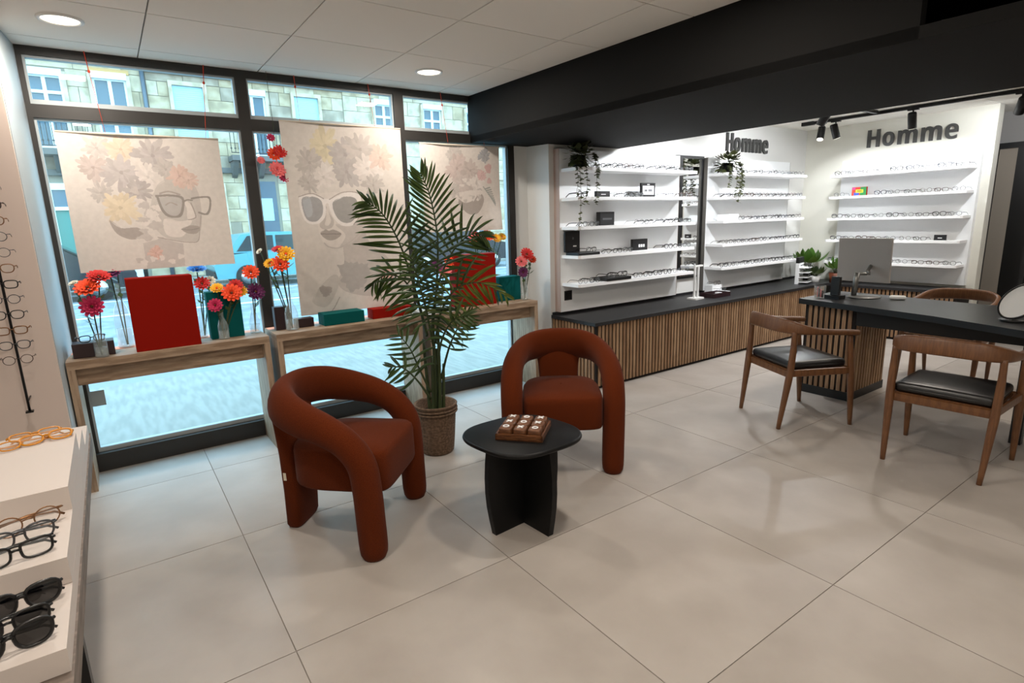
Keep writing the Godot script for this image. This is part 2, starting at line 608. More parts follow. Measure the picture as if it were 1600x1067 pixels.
func build_walls():
	# pilaster left of the window, wall behind the camera and at both ends
	struct("wall_left", ST_poly([Vector2(-2.6, -3.86), Vector2(-0.31, -3.86), Vector2(-0.268, -4.36), Vector2(-0.268, -4.5), Vector2(-2.6, -4.5)], 0.0, CEIL + 0.01), "blush_wall")
	struct("wall_left_side", bx(-2.7, -2.5, 0.0, CEIL + 0.01, -4.0, 3.1), "white_wall")
	struct("wall_back", bx(-2.6, 9.6, 0.0, CEIL + 0.01, 3.0, 3.2), "white_wall")
	# jamb lining beside the glass
	struct("trim_1", ST_poly([Vector2(-0.305, -3.87), Vector2(-0.258, -4.355), Vector2(-0.268, -4.36), Vector2(-0.318, -3.87)], 0.0, CEIL - 0.002), "alu_grey")
	# wall right of the glass and behind the shelves
	struct("wall_front", ST_poly([Vector2(3.12, -4.36), Vector2(3.285, -4.36), Vector2(3.35, -4.12), Vector2(9.6, -4.12), Vector2(9.6, -4.5), Vector2(3.12, -4.5)], 0.0, CEIL + 0.01), "white_wall")
	struct("wall_right", bx(RX, RX + 0.15, 0.0, CEIL + 0.01, -4.13, -2.12), "cream_wall")
	struct("wall_right_end", bx(9.5, 9.7, 0.0, CEIL + 0.01, -2.2, 3.1), "grey_wall")
	# passage beyond the right wall
	struct("wall_right_passage", bx(RX + 0.14, 9.6, 0.0, CEIL + 0.01, -2.55, -2.40), "grey_wall")
	# lintel of the shop front outside, closing the room above the glass
	struct("wall_front_lintel", bx(-0.30, 3.15, 2.52, CEIL + 0.12, -4.5, -4.36), "white_wall")
	# wooden door leaf in a black frame at the passage
	var d = struct("door_1", bx(8.50, 8.56, 0.0, 2.13, -2.27, -2.10), "beige_door")
	var df = ST()
	addbx(df, 8.47, 8.58, 0.0, 2.19, -2.32, -2.27)
	addbx(df, 8.47, 8.58, 2.13, 2.19, -2.27, -1.92)
	addbx(df, 8.47, 8.60, 0.0, 2.19, -2.10, -1.92)
	mi("door_frame", df, "frame_black", d)
	var w2 = struct("wall_right_back", bx(8.55, 8.7, 0.0, CEIL + 0.01, -2.41, -1.7), "grey_wall")
	# dark cupboard with a wooden shelf at the very right
	var cb = thing("dark_cupboard", "black open cupboard with a reddish wooden shelf beyond the doorway", "cupboard", Vector3(8.3, 0, -1.45))
	mi("back_panel", bx(0.2, 0.24, 0.0, 2.0, -0.35, 0.9), "frame_black", cb)
	mi("side_panel", bx(-0.2, 0.2, 0.0, 2.0, -0.39, -0.35), "frame_black", cb)
	mi("side_panel", bx(-0.2, 0.2, 0.0, 2.0, 0.9, 0.94), "frame_black", cb)
	for y in [0.05, 0.78, 1.96]:
		mi("shelf", bx(-0.2, 0.2, y, y + 0.035, -0.35, 0.9), "walnut" if y == 0.78 else "frame_black", cb)

func build_window():
	# aluminium shop front: outer frame, mullions, transom, six panes
	var z0 = WZ - 0.05
	var z1 = WZ + 0.03
	var f = ST()
	addbx(f, -0.268, -0.235, 0.12, 2.49, z0, z1)
	addbx(f, 3.05, 3.12, 0.13, SOF, z0, z1)
	var w = struct("window_1", f, "anthracite")
	mi("bottom_rail", bx(-0.268, 3.12, 0.0, 0.118, z0, z1 + 0.03), "anthracite", w)
	mi("top_rail", bx(-0.268, 3.12, 2.488, 2.535, z0, z1), "anthracite", w)
	mi("mullion", bx(0.85, 0.922, 0.118, 2.488, z0, z1), "anthracite", w)
	mi("mullion", bx(1.98, 2.06, 0.118, 2.488, z0, z1), "anthracite", w)
	var xs = [-0.235, 0.85, 0.922, 1.98, 2.06, 3.05]
	for k in 3:
		var a: float = xs[k * 2]
		var b: float = xs[k * 2 + 1]
		mi("transom", bx(a, b, 2.155, 2.228, z0, z1), "anthracite", w)
		# pale glazing beads
		for r in [[0.118, 2.155], [2.228, 2.488]]:
			var bd = ST()
			addbx(bd, a, a + 0.012, r[0], r[1], WZ - 0.03, WZ + 0.012)
			addbx(bd, b - 0.012, b, r[0], r[1], WZ - 0.03, WZ + 0.012)
			addbx(bd, a + 0.012, b - 0.012, r[1] - 0.012, r[1], WZ - 0.03, WZ + 0.012)
			addbx(bd, a + 0.012, b - 0.012, r[0], r[0] + 0.028, WZ - 0.03, WZ + 0.012)
			mi("glazing_bead", bd, "alu_grey", w)
			var p = ST()
			var q0 = Vector3(a + 0.006, r[0] + 0.01, WZ - 0.01)
			var q1 = Vector3(b - 0.006, r[1] - 0.006, WZ - 0.01)
			quad(p, q0, Vector3(q1.x, q0.y, q0.z), q1, Vector3(q0.x, q1.y, q0.z))
			mi("pane", p, "window_glass", w)

func downlight(at: Vector3, label: String):
	var t = thing("ceiling_downlight", label, "ceiling light", at, 0.0, "round recessed ceiling downlights")
	var r = ST(true)
	lathe(r, [Vector2(0.078, 0.004), Vector2(0.078, -0.004), Vector2(0.085, -0.010), Vector2(0.097, -0.006), Vector2(0.098, 0.002)].map(func(p): return p), 32)
	mi("trim_ring", r, "white_plastic", t)
	var d = ST()
	lathe(d, [Vector2(0.0, -0.003), Vector2(0.0785, -0.003), Vector2(0.0785, 0.003)], 32)
	mi("diffuser", d, "lamp_glow", t)
	var l = AreaLight3D.new()
	l.name = "light"
	l.area_size = Vector2(0.14, 0.14)
	l.light_energy = DOWNLIGHT
	l.light_color = Color(1.0, 0.955, 0.905)
	l.shadow_enabled = true
	l.area_range = 12.0
	l.area_attenuation = 2.0
	t.add_child(l)
	l.position = Vector3(0, -0.014, 0)
	l.rotation_degrees = Vector3(-90, 0, 0)

func build_lamps():
	downlight(Vector3(-0.025, CEIL, -3.75), "round lit ceiling downlight in the corner above the floral banner")
	downlight(Vector3(2.013, CEIL, -3.784), "round lit ceiling downlight nearest the black bulkhead")
	for q in [[Vector3(-0.025, CEIL, -1.72), "round ceiling downlight above the stepped display, outside the picture"], [Vector3(2.013, CEIL, -1.72), "round ceiling downlight above the black side table, outside the picture"], [Vector3(-0.025, CEIL, 0.3), "round ceiling downlight just above the viewer"], [Vector3(2.013, CEIL, 0.3), "round ceiling downlight to the right of the viewer"], [Vector3(-1.4, CEIL, 1.6), "round ceiling downlight behind the viewer at left"], [Vector3(1.0, CEIL, 2.0), "round ceiling downlight furthest behind the viewer"]]:
		downlight(q[0], q[1])
	# tracks with spot heads
	var tr = thing("track_rail", "long black lighting track under the pale ceiling by far wall", "lighting track", Vector3(7.0, 2.50, -2.5))
	mi("rail", bx(-0.02, 0.02, 0.0, 0.03, -1.25, 1.6), "metal_black", tr)
	mi("end_feed", bx(-0.024, 0.024, -0.006, 0.036, -1.29, -1.15), "metal_black", tr)
	var tr2 = thing("track_rail", "short black lighting track running above the left shelf wall", "lighting track", Vector3(6.2, 2.50, -2.95))
	mi("rail", bx(-1.6, 0.72, 0.0, 0.03, -0.02, 0.02), "metal_black", tr2)
	spot_head(Vector3(7.0, 2.50, -3.56), Vector3(6.1, 0.5, -3.3), "left-hand black spotlight of the pair beside the corner")
	spot_head(Vector3(7.0, 2.50, -3.40), Vector3(RX, 0.45, -3.1), "right-hand black spotlight of the pair beside the corner", 0.7)
	spot_head(Vector3(7.0, 2.50, -2.63), Vector3(RX, 0.45, -2.7), "black cylindrical spotlight hanging in front of the right-hand lettering", 0.7)
	spot_head(Vector3(7.0, 2.50, -1.76), Vector3(RX + 0.3, 1.2, -2.3), "black spotlight at the right edge near the doorway")
	spot_head(Vector3(5.85, 2.50, -2.95), Vector3(6.2, 0.95, -4.1), "black spotlight half hidden by the bulkhead above the left lettering", 1.7)
	spot_head(Vector3(4.75, 2.50, -2.95), Vector3(4.3, 0.9, -4.1), "black spotlight hidden behind the bulkhead aimed at left panel", 2.4)
	downlight(Vector3(5.6, CEIL, -2.0), "round ceiling downlight over the desk, hidden by the bulkhead")
	downlight(Vector3(5.6, CEIL, 0.2), "round ceiling downlight right of the desk, outside the picture")
	downlight(Vector3(7.2, CEIL, 0.6), "round ceiling downlight before the passage, outside the picture")

func spot_head(at: Vector3, aim: Vector3, label: String, power = 1.0):
	var t = thing("track_spotlight", label, "spotlight", at, 0.0, "black track spotlights")
	mi("adapter", bx(-0.018, 0.018, -0.012, 0.004, -0.05, 0.05), "metal_black", t)
	var st = ST(true)
	tube(st, [Vector3(0, 0, 0), Vector3(0, -0.07, 0)], 0.008, null, 8)
	mi("stem", st, "metal_black", t)
	var c = Vector3(0, -0.115, 0)
	var d = (aim - (at + c)).normalized()
	var b = ST(true)
	tube(b, [c - d * 0.085, c - d * 0.075, c + d * 0.075], [0.034, 0.04, 0.04], null, 20)
	mi("body", b, "metal_black", t)
	var g = ST()
	tube(g, [c + d * 0.0755, c + d * 0.078], 0.033, null, 20)
	mi("lens", g, "spot_glow", t)
	var l = SpotLight3D.new()
	l.name = "light"
	l.light_energy = SPOT * power
	l.light_color = Color(0.97, 0.985, 1.0)
	l.spot_angle = 70.0
	l.spot_angle_attenuation = 0.4
	l.spot_range = 10.0
	l.spot_attenuation = 2.0
	l.light_size = 0.03
	l.shadow_enabled = true
	t.add_child(l)
	l.position = c + d * 0.09
	l.look_at_from_position(at + c + d * 0.09, aim, Vector3.UP if absf(d.y) < 0.98 else Vector3.RIGHT)

# ================================================================ armchairs, side table, game, palm
func build_armchairs():
	var t = thing("rounded_armchair", "rust-brown upholstered armchair seen from behind at left of black table", "armchair", Vector3.ZERO, 0.0, "rust-brown armchairs")
	var half = [Vector3(0.295, 0.0, 0.235), Vector3(0.297, 0.16, 0.232), Vector3(0.30, 0.34, 0.228), Vector3(0.302, 0.46, 0.212), Vector3(0.303, 0.55, 0.15), Vector3(0.296, 0.61, 0.05), Vector3(0.272, 0.648, -0.07), Vector3(0.215, 0.678, -0.18), Vector3(0.12, 0.692, -0.25), Vector3(0.0, 0.696, -0.275)]
	var ctrl = half.duplicate()
	for i in range(half.size() - 2, -1, -1):
		ctrl.append(Vector3(-half[i].x, half[i].y, half[i].z))
	var path = smooth_path(ctrl, 5)
	var n = path.size()
	var rx = []
	var ry = []
	for i in n:
		var e = minf(i, n - 1 - i)
		var r = 0.066
		if e < 3:
			r *= [0.78, 0.93, 0.985][e]
		# the band grows taller towards the back
		var g = smoothstep(n * 0.2, n * 0.46, e)
		rx.append(r * lerpf(1.0, 1.55, g))
		ry.append(r * lerpf(1.0, 0.92, g))
	path[0].y = 0.0
	path[n - 1].y = 0.0
	var s = ST(true)
	tube(s, path, rx, ry, 20, false, Vector3.RIGHT)
	mi("arm_ring", s, "rust_fabric", t)
	# back slab from ring to floor
	var b = ST(true)
	var sl = []
	for y in [0.0, 0.02, 0.2, 0.4, 0.55, 0.64, 0.68]:
		sl.append(Vector3(0, y, -0.282 + 0.012 * sin(PI * y / 0.72)))
	tube(b, sl, [0.10, 0.112, 0.118, 0.125, 0.135, 0.15, 0.15], [0.036, 0.042, 0.044, 0.046, 0.048, 0.045, 0.03], 24, false, Vector3.BACK, 4.0)
	mi("back_leg", b, "rust_fabric", t)
	# seat cushion: block with a square front and a rounded back
	var c = ST(true)
	var rows = []
	var prof = [[0.02, 0.285], [0.985, 0.287], [1.0, 0.30], [1.0, 0.445], [0.985, 0.468], [0.94, 0.482], [0.5, 0.493], [0.02, 0.495]]
	for pr in prof:
		var ring = []
		for k in 64:
			var a = TAU * k / 64.0
			var ca = cos(a)
			var sa = sin(a)
			var px = signf(ca) * pow(absf(ca), 0.28 if sa > 0 else 0.6) * 0.24
			var pz = signf(sa) * pow(absf(sa), 0.28 if sa > 0 else 0.85) * (0.275 if sa > 0 else 0.245)
			ring.append(Vector3(px * pr[0], pr[1], 0.02 + pz * pr[0]))
		rows.append(ring)
	for i in rows.size() - 1:
		for k in 64:
			var k2 = (k + 1) % 64
			quad(c, rows[i][k2], rows[i][k], rows[i + 1][k], rows[i + 1][k2])
	mi("seat_cushion", c, "rust_fabric", t)
	mi("care_tag", bx(-0.004, 0.0, 0.27, 0.31, -0.29, -0.275), "petal_white", t, Vector3(-0.118, 0, 0))
	t.position = Vector3(0.84, 0, -2.68)
	t.rotation.y = atan2(0.717, 0.696)
	dup(t, Vector3(2.20, 0, -2.62), atan2(-0.60, 0.80), "rust-brown upholstered armchair facing the viewer behind the black table")

func build_side_table():
	var t = thing("side_table", "low black side table with pebble-shaped top and crossed panel base", "table", Vector3(1.535, 0, -2.13))
	var s = ST(true)
	var rows = []
	for pr in [[0.0, 0.45], [0.94, 0.45], [0.985, 0.454], [1.0, 0.463], [0.985, 0.472], [0.95, 0.475], [0.0, 0.475]]:
		var ring = []
		for k in 64:
			var a = TAU * k / 64.0
			var r = 0.272 * (1.0 + 0.055 * cos(4.0 * (a - 0.86)) + 0.035 * cos(a * 2.0 + 1.1))
			ring.append(Vector3(cos(a) * r * pr[0], pr[1], -sin(a) * r * pr[0]))
		rows.append(ring)
	for i in rows.size() - 1:
		for k in 64:
			var k2 = (k + 1) % 64
			quad(s, rows[i][k], rows[i][k2], rows[i + 1][k2], rows[i + 1][k])
	mi("tabletop", s, "table_black", t)
	for q in 2:
		var p = PackedVector2Array()
		var L = [0.195, 0.21, 0.222, 0.228, 0.228, 0.222, 0.212]
		for i in 7:
			p.append(Vector2(L[i], 0.45 * i / 6.0))
		for i in range(6, -1, -1):
			p.append(Vector2(-L[i], 0.45 * i / 6.0))
		var b = ST()
		plate(b, p, -0.016, 0.016, Vector3.ZERO, Basis(Vector3.UP, 0.08 + q * PI / 2.0))
		mi("base_panel", b, "table_black", t)
	# noughts and crosses set
	var c = Vector3(1.545, 0.475, -2.125)
	var ang = atan2(0.149, 0.173) - PI / 2.0
	var bs = Basis(Vector3.UP, ang)
	var g = thing("game_tray", "square wooden tray of a noughts and crosses game on black table", "game tray", c, ang)
	mi("bottom", bx(-0.115, 0.115, 0.0, 0.008, -0.115, 0.115), "game_wood", g)
	for k in 4:
		var w = ST()
		box(w, Vector3(0, 0.015, 0.1105), Vector3(0.23, 0.03, 0.009))
		mi("rim", w, "game_wood", g, Vector3.ZERO, Basis(Vector3.UP, k * PI / 2.0))
	var marks = ["XOX", "XOX", "OXO"]
	var rown = ["back", "middle", "front"]
	var coln = ["left", "middle", "right"]
	var blk = ST(true)
	rbox(blk, Vector3(0, 0.024, 0), Vector3(0.063, 0.048, 0.063), 0.012, 2)
	var blkm = fin(blk)
	var om = ST(true)
	var ring = []
	for k in 20:
		ring.append(Vector3(cos(TAU * k / 20.0) * 0.0125, 0.0485, sin(TAU * k / 20.0) * 0.0125))
	tube(om, ring, 0.0042, 0.0025, 6, true)
	var omm = fin(om)
	var xm = ST()
	box(xm, Vector3(0, 0.0485, 0), Vector3(0.036, 0.004, 0.008), Basis(Vector3.UP, PI / 4))
	box(xm, Vector3(0, 0.0485, 0), Vector3(0.036, 0.0041, 0.008), Basis(Vector3.UP, -PI / 4))
	var xmm = fin(xm)
	for r in 3:
		for q in 3:
			var mk = marks[r][q]
			var o = thing("game_block", "wooden game block marked %s, %s row %s, in the tray" % ["with an O" if mk == "O" else "with an X", rown[r], coln[q]], "game block", c + bs * Vector3((q - 1) * 0.0715, 0.0085, (r - 1) * 0.0715), ang, "noughts and crosses blocks")
			mi("block", blkm, "game_wood", o)
			mi("marking", omm if mk == "O" else xmm, "print_white", o)

func leaflet_mesh(droop: float) -> ArrayMesh:
	var s = ST(true)
	var n = 6
	var prev = []
	for i in n + 1:
		var t = float(i) / n
		var w = 0.5 * pow(sin(PI * clampf(0.06 + t * 0.94, 0.0, 1.0)), 0.7) * (1.0 - 0.35 * t)
		if i == n:
			w = 0.01
		var z = sin(t * droop) / droop
		var y = -(1.0 - cos(t * droop)) / droop
		var row = [Vector3(-w, y + 0.22 * w, z), Vector3(0, y, z), Vector3(w, y + 0.22 * w, z)]
		if i > 0:
			for k in 2:
				quad(s, prev[k], row[k], row[k + 1], prev[k + 1])
		prev = row
	return fin(s)

func frond(parent, ctrl: Array, t0: float, nl: int, lmax: float, wid: float, lms, mat, droopy = 0.25, face = Vector3(-0.4, 0.25, 0.85)):
	var path = smooth_path(ctrl, 6)
	var n = path.size()
	var rx = []
	for i in n:
		rx.append(lerpf(0.009, 0.002, float(i) / (n - 1)))
	var s = ST(true)
	tube(s, path, rx, null, 6)
	var o = mi("frond", s, "stem_green", parent)
	for i in nl:
		var t = lerpf(t0, 0.985, (i + 0.5) / nl)
		var f = t * (n - 1)
		var k = mini(int(f), n - 2)
		var p = path[k].lerp(path[k + 1], f - k)
		var tg = (path[k + 1] - path[k]).normalized()
		var up = (face.normalized() - tg * tg.dot(face.normalized())).normalized()
		for sd in [-1.0, 1.0]:
			var u = (t - t0) / (1.0 - t0)
			var L = lmax * (0.45 + 0.75 * sin(PI * clampf(u * 0.85 + 0.12, 0, 1))) * rng.randf_range(0.88, 1.08) * (1.0 - 0.35 * u)
			var out = tg.cross(up).normalized() * sd
			var dir = (out * lerpf(1.0, 0.5, u) + tg * lerpf(0.30, 0.95, u) + up * 0.10 - Vector3.UP * droopy * rng.randf_range(0.5, 1.3)).normalized()
			var x = up.cross(dir).normalized()
			if x.length() < 0.1:
				continue
			var y = dir.cross(x).normalized()
			if y.y < 0.0 and absf(dir.y) < 0.9:
				y = -y
				x = -x
			var mm = mat if rng.randf() > 0.18 else ("leaf_mid" if mat == "leaf_dark" else "leaf_dark")
			mi("leaflet", lms[rng.randi() % lms.size()], mm, o, p, Basis(x * wid * (0.8 + 0.4 * L / lmax), y * L, dir * L))
	return o

func build_palm():
	var at = Vector3(1.62, 0, -3.22)
	var U = Vector3(0.82, 0, 0.57)
	var W = Vector3(-0.57, 0, 0.82)
	var t = thing("potted_palm", "tall green palm in a woven basket pot between the armchairs", "palm", at)
	# basket: coils
	var prof = [Vector2(0.0, 0.0), Vector2(0.10, 0.0)]
	for i in 23:
		var y = 0.006 + i * 0.0138
		var r = 0.104 + 0.03 * pow(y / 0.33, 0.8)
		prof.append(Vector2(r, y))
		prof.append(Vector2(r + 0.0045, y + 0.0069))
	prof.append(Vector2(0.141, 0.325))
	prof.append(Vector2(0.146, 0.333))
	prof.append(Vector2(0.138, 0.34))
	prof.append(Vector2(0.126, 0.333))
	prof.append(Vector2(0.122, 0.25))
	prof.append(Vector2(0.0, 0.25))
	var s = ST(true)
	lathe(s, prof, 36)
	mi("basket_pot", s, "wicker", t)
	var rm = ST(true)
	for k in 2:
		var ring = []
		for q in 36:
			ring.append(Vector3(cos(TAU * q / 36.0) * 0.14, 0.285 + 0.02 * k, sin(TAU * q / 36.0) * 0.14))
		tube(rm, ring, 0.007, null, 6, true)
	mi("braided_band", rm, "wicker", t)
	var so = ST()
	lathe(so, [Vector2(0.121, 0.27), Vector2(0.0, 0.275)], 24)
	mi("soil", so, "soil", t)
	var lms = [leaflet_mesh(0.7), leaflet_mesh(1.0), leaflet_mesh(1.3)]
	# stems
	for q in [[0.0, 0.0, 0.02, 0.9], [-0.03, 0.02, -0.05, 0.72], [0.03, 0.02, 0.05, 0.8], [0.015, -0.03, 0.03, 0.65], [-0.015, 0.035, 0.0, 0.6], [0.04, -0.01, 0.07, 0.55]]:
		var st = ST(true)
		tube(st, smooth_path([U * q[0] + W * q[1] + Vector3(0, 0.26, 0), U * lerpf(q[0], q[2], 0.5) + W * q[1] * 0.7 + Vector3(0, q[3] * 0.6, 0), U * q[2] + W * q[1] * 0.4 + Vector3(0, q[3] + 0.05, 0)], 5), [0.016, 0.015, 0.014, 0.013, 0.012, 0.012, 0.011, 0.011, 0.010, 0.009, 0.008], null, 8)
		mi("stem", st, "stem_green", t)
	var P = func(u, y, w = 0.0): return U * u + W * w + Vector3(0, y, 0)
	# frond: base, bends, tip in the plane of the plant
	frond(t, [P.call(0.02, 0.88), P.call(0.06, 1.15), P.call(0.08, 1.42, 0.02), P.call(0.05, 1.66, 0.03), P.call(0.0, 1.80, 0.04)], 0.06, 27, 0.29, 0.019, lms, "leaf_dark", 0.05)
	frond(t, [P.call(-0.02, 0.80, 0.03), P.call(-0.07, 1.10, 0.08), P.call(-0.14, 1.38, 0.1), P.call(-0.23, 1.56, 0.1), P.call(-0.33, 1.64, 0.1)], 0.08, 26, 0.28, 0.019, lms, "leaf_dark", 0.25)
	frond(t, [P.call(0.03, 0.75, 0.03), P.call(0.08, 0.95, 0.06), P.call(0.19, 1.10, 0.08), P.call(0.34, 1.13, 0.1), P.call(0.50, 1.04, 0.1)], 0.18, 16, 0.22, 0.018, lms, "leaf_light", 0.45)
	frond(t, [P.call(0.0, 0.82, -0.05), P.call(0.05, 1.10, -0.1), P.call(0.16, 1.32, -0.12), P.call(0.28, 1.42, -0.12), P.call(0.37, 1.40, -0.12)], 0.16, 17, 0.26, 0.020, lms, "leaf_dark", 0.3)
	frond(t, [P.call(-0.03, 0.78, -0.02), P.call(-0.08, 1.0, -0.05), P.call(-0.17, 1.15, -0.08), P.call(-0.28, 1.18, -0.08), P.call(-0.37, 1.12, -0.08)], 0.14, 16, 0.26, 0.018, lms, "leaf_dark", 0.6)
	frond(t, [P.call(0.02, 0.72, 0.05), P.call(0.0, 0.98, 0.14), P.call(-0.03, 1.18, 0.2), P.call(-0.06, 1.32, 0.22)], 0.2, 12, 0.22, 0.018, lms, "leaf_mid", 0.35)
	frond(t, [P.call(-0.02, 0.42, 0.03), P.call(-0.08, 0.58, 0.05), P.call(-0.13, 0.72, 0.06), P.call(-0.20, 0.82, 0.06)], 0.3, 8, 0.17, 0.019, lms, "leaf_mid", 0.3)
	frond(t, [P.call(-0.02, 0.38, 0.05), P.call(-0.09, 0.52, 0.1), P.call(-0.17, 0.61, 0.12), P.call(-0.25, 0.62, 0.12)], 0.35, 6, 0.16, 0.02, lms, "leaf_dark", 0.5)
	frond(t, [P.call(0.05, 0.5, 0.0), P.call(0.11, 0.70, 0.0), P.call(0.18, 0.84, 0.0), P.call(0.26, 0.92, 0.0)], 0.3, 9, 0.18, 0.018, lms, "leaf_dark", 0.35)
	frond(t, [P.call(0.04, 0.62, 0.08), P.call(0.09, 0.80, 0.14), P.call(0.17, 0.92, 0.18), P.call(0.27, 0.95, 0.2)], 0.28, 9, 0.17, 0.02, lms, "leaf_mid", 0.4)

# ================================================================ consoles and what stands on them
func build_consoles():
	var t = thing("window_console", "light oak console table under the left banner by the window", "console", Vector3(0.255, 0, -4.15), 0.0, "oak window consoles")
	mi("top", bx(-0.542, 0.542, 0.745, 0.793, -0.165, 0.18), "console_oak", t)
	mi("side_leg", bx(-0.542, -0.506, 0.0, 0.745, -0.165, 0.18), "console_leg", t)
	mi("side_leg", bx(0.506, 0.542, 0.0, 0.745, -0.165, 0.18), "console_leg", t)
	mi("apron", bx(-0.506, 0.506, 0.635, 0.745, 0.08, 0.10), "console_oak", t)
	dup(t, Vector3(1.385, 0, -4.15), 0.0, "light oak console table under the tall middle banner by window")
	dup(t, Vector3(2.535, 0, -4.15), 0.0, "light oak console table right of the palm by the window")
	var z = 0.793
	carton("gift_box", "large red upright box on the left window console", "box_red", 0.055, 0.40, z, z + 0.44, -4.12, -4.005, 0.0)
	carton("gift_box", "teal upright box behind a glass vase on the left console", "box_teal", 0.475, 0.675, z, z + 0.31, -4.208, -4.115, 0.0)
	carton("spectacle_case", "dark maroon box with spectacles on top, left console", "box_maroon", -0.25, -0.05, z, z + 0.085, -4.16, -4.05, 0.0)
	carton("spectacle_case", "upright dark maroon box behind the vase on the middle console", "box_maroon", 0.885, 0.985, z, z + 0.165, -4.208, -4.14, 0.0)
	carton("spectacle_case", "low dark maroon box below the tall banner, middle console", "box_maroon", 1.02, 1.145, z, z + 0.065, -4.208, -4.13, 0.0)
	carton("gift_box", "low teal box lying on the middle console", "box_teal", 1.20, 1.50, z, z + 0.085, -4.208, -4.06, 0.0)
	carton("gift_box", "low red box lying on the middle console near the palm", "box_red", 1.58, 1.90, z, z + 0.075, -4.208, -4.09, 0.0)
	carton("gift_box", "large red upright box behind the palm on the right console", "box_red", 2.33, 2.72, z, z + 0.44, -4.22, -4.10, -0.06)
	reflection_strip("added coral strip for a reflection along the back of the left console", -0.28, 0.79)
	reflection_strip("added coral strip for a reflection along the back of the middle console", 0.85, 1.92)
	glasses("dark spectacles lying on the left maroon box", Vector3(-0.15, z + 0.0875, -4.08), Basis(Vector3.UP, 0.2), 1, "frame_a", "lens_clear", "spectacles on the consoles", "eyeglasses", true)
	var wc = thing("window_card", "small plain grey card stuck low on the left window pane", "card", Vector3(-0.19, 0.47, WZ + 0.002))
	mi("sheet", bx(-0.04, 0.04, -0.05, 0.05, 0.0, 0.002), "alu_grey", wc)
	carton("gift_box", "teal upright box at the right end of right console", "box_teal", 2.80, 3.03, z, z + 0.215, -4.27, -4.16, 0.0)

func reflection_strip(label, x0, x1):  # thin coral strip added in place of a reflection on the console top
	var t = thing("added_coral_strip", label, "added strip", Vector3((x0 + x1) / 2.0, 0.793, -4.26))
	mi("strip", bx(-(x1 - x0) / 2.0, (x1 - x0) / 2.0, 0.0, 0.0015, -0.05, 0.05), "coral_reflection", t)

func carton(called, label, mat, x0, x1, y0, y1, z0, z1, turn):
	var t = thing(called, label, "box", Vector3((x0 + x1) / 2.0, y0, (z0 + z1) / 2.0), turn)
	var w = x1 - x0
	var h = y1 - y0
	var d = z1 - z0
	var b = ST()
	rbox(b, Vector3(0, h / 2.0, -0.004), Vector3(w, h, d - 0.008), 0.003)
	mi("body", b, mat, t)
	var l = ST()
	rbox(l, Vector3(0, h / 2.0, d / 2.0 - 0.004), Vector3(w + 0.002, h + 0.0, 0.0085), 0.003)
	mi("lid", l, mat, t)

func bloom_mesh(n: int, r: float, rows: int, cup: float) -> ArrayMesh:
	var s = ST(true)
	for q in rows:
		var rr = r * (1.0 - 0.28 * q)
		var m = n - q * 2
		for k in m:
			var a = TAU * (k + 0.5 * q) / m + q * 0.3
			var dir = Vector3(cos(a), 0, sin(a))
			var sd = Vector3(-sin(a), 0, cos(a))
			var w = rr * 2.3 / m
			var lift = cup * (1.0 + q)
			var p0 = dir * rr * 0.12
			var pa = dir * rr * 0.55 + Vector3(0, lift * 0.45 * rr, 0)
			var pb = dir * rr * 0.88 + Vector3(0, lift * 0.7 * rr, 0)
			var pc = dir * rr + Vector3(0, lift * 0.62 * rr, 0)
			tri(s, p0, pa - sd * w, pa + sd * w)
			quad(s, pa - sd * w, pb - sd * w * 0.85, pb + sd * w * 0.85, pa + sd * w)
			tri(s, pb - sd * w * 0.85, pc, pb + sd * w * 0.85)
	return fin(s)

var blooms = {}
func flower(base: Vector3, head: Vector3, face: Vector3, r: float, mat: String, label: String):
	var t = thing("cut_flower", label, "flower", base, 0.0, "cut flowers in the window vases")
	var h = head - base
	var s = ST(true)
	tube(s, smooth_path([Vector3.ZERO, h * 0.55 + Vector3(0, 0.015, 0), h - face.normalized() * 0.006], 4), 0.004, null, 6)
	mi("stem", s, "stem_green", t)
	var key = "daisy" if r > 0.03 else "small"
	if not blooms.has(key):
		blooms[key] = bloom_mesh(13 if key == "daisy" else 9, 1.0, 4, 0.5)
		var hm = ST(true)
		rbox(hm, Vector3(0, 0.2, 0), Vector3(0.3, 0.24, 0.3), 0.11, 2)
		blooms["heart"] = fin(hm)
	var y = face.normalized()
	var x = y.cross(Vector3(0.3, 0.2, 0.9)).normalized()
	var b = Basis(x, y, x.cross(y).normalized())
	r *= 1.15
	mi("petals", blooms[key], mat, t, h, b * r)
	mi("flower_heart", blooms["heart"], "flower_heart" if mat != "petal_yellow" else "petal_orange", t, h + y * r * 0.12, b * r * 0.8)
	for q in 3:
		var lf = ST(true)
		var la = rng.randf() * TAU
		var ld = Vector3(cos(la), 0.7, sin(la)).normalized()
		var lx = ld.cross(Vector3.UP).normalized()
		var c = h * (0.62 + 0.1 * q)
		tri(lf, c, c + ld * 0.03 + lx * 0.015, c + ld * 0.03 - lx * 0.015)
		tri(lf, c + ld * 0.03 + lx * 0.015, c + ld * 0.07, c + ld * 0.03 - lx * 0.015)
		mi("leaf", lf, "leaf_mid" if q % 2 else "leaf_dark", t)

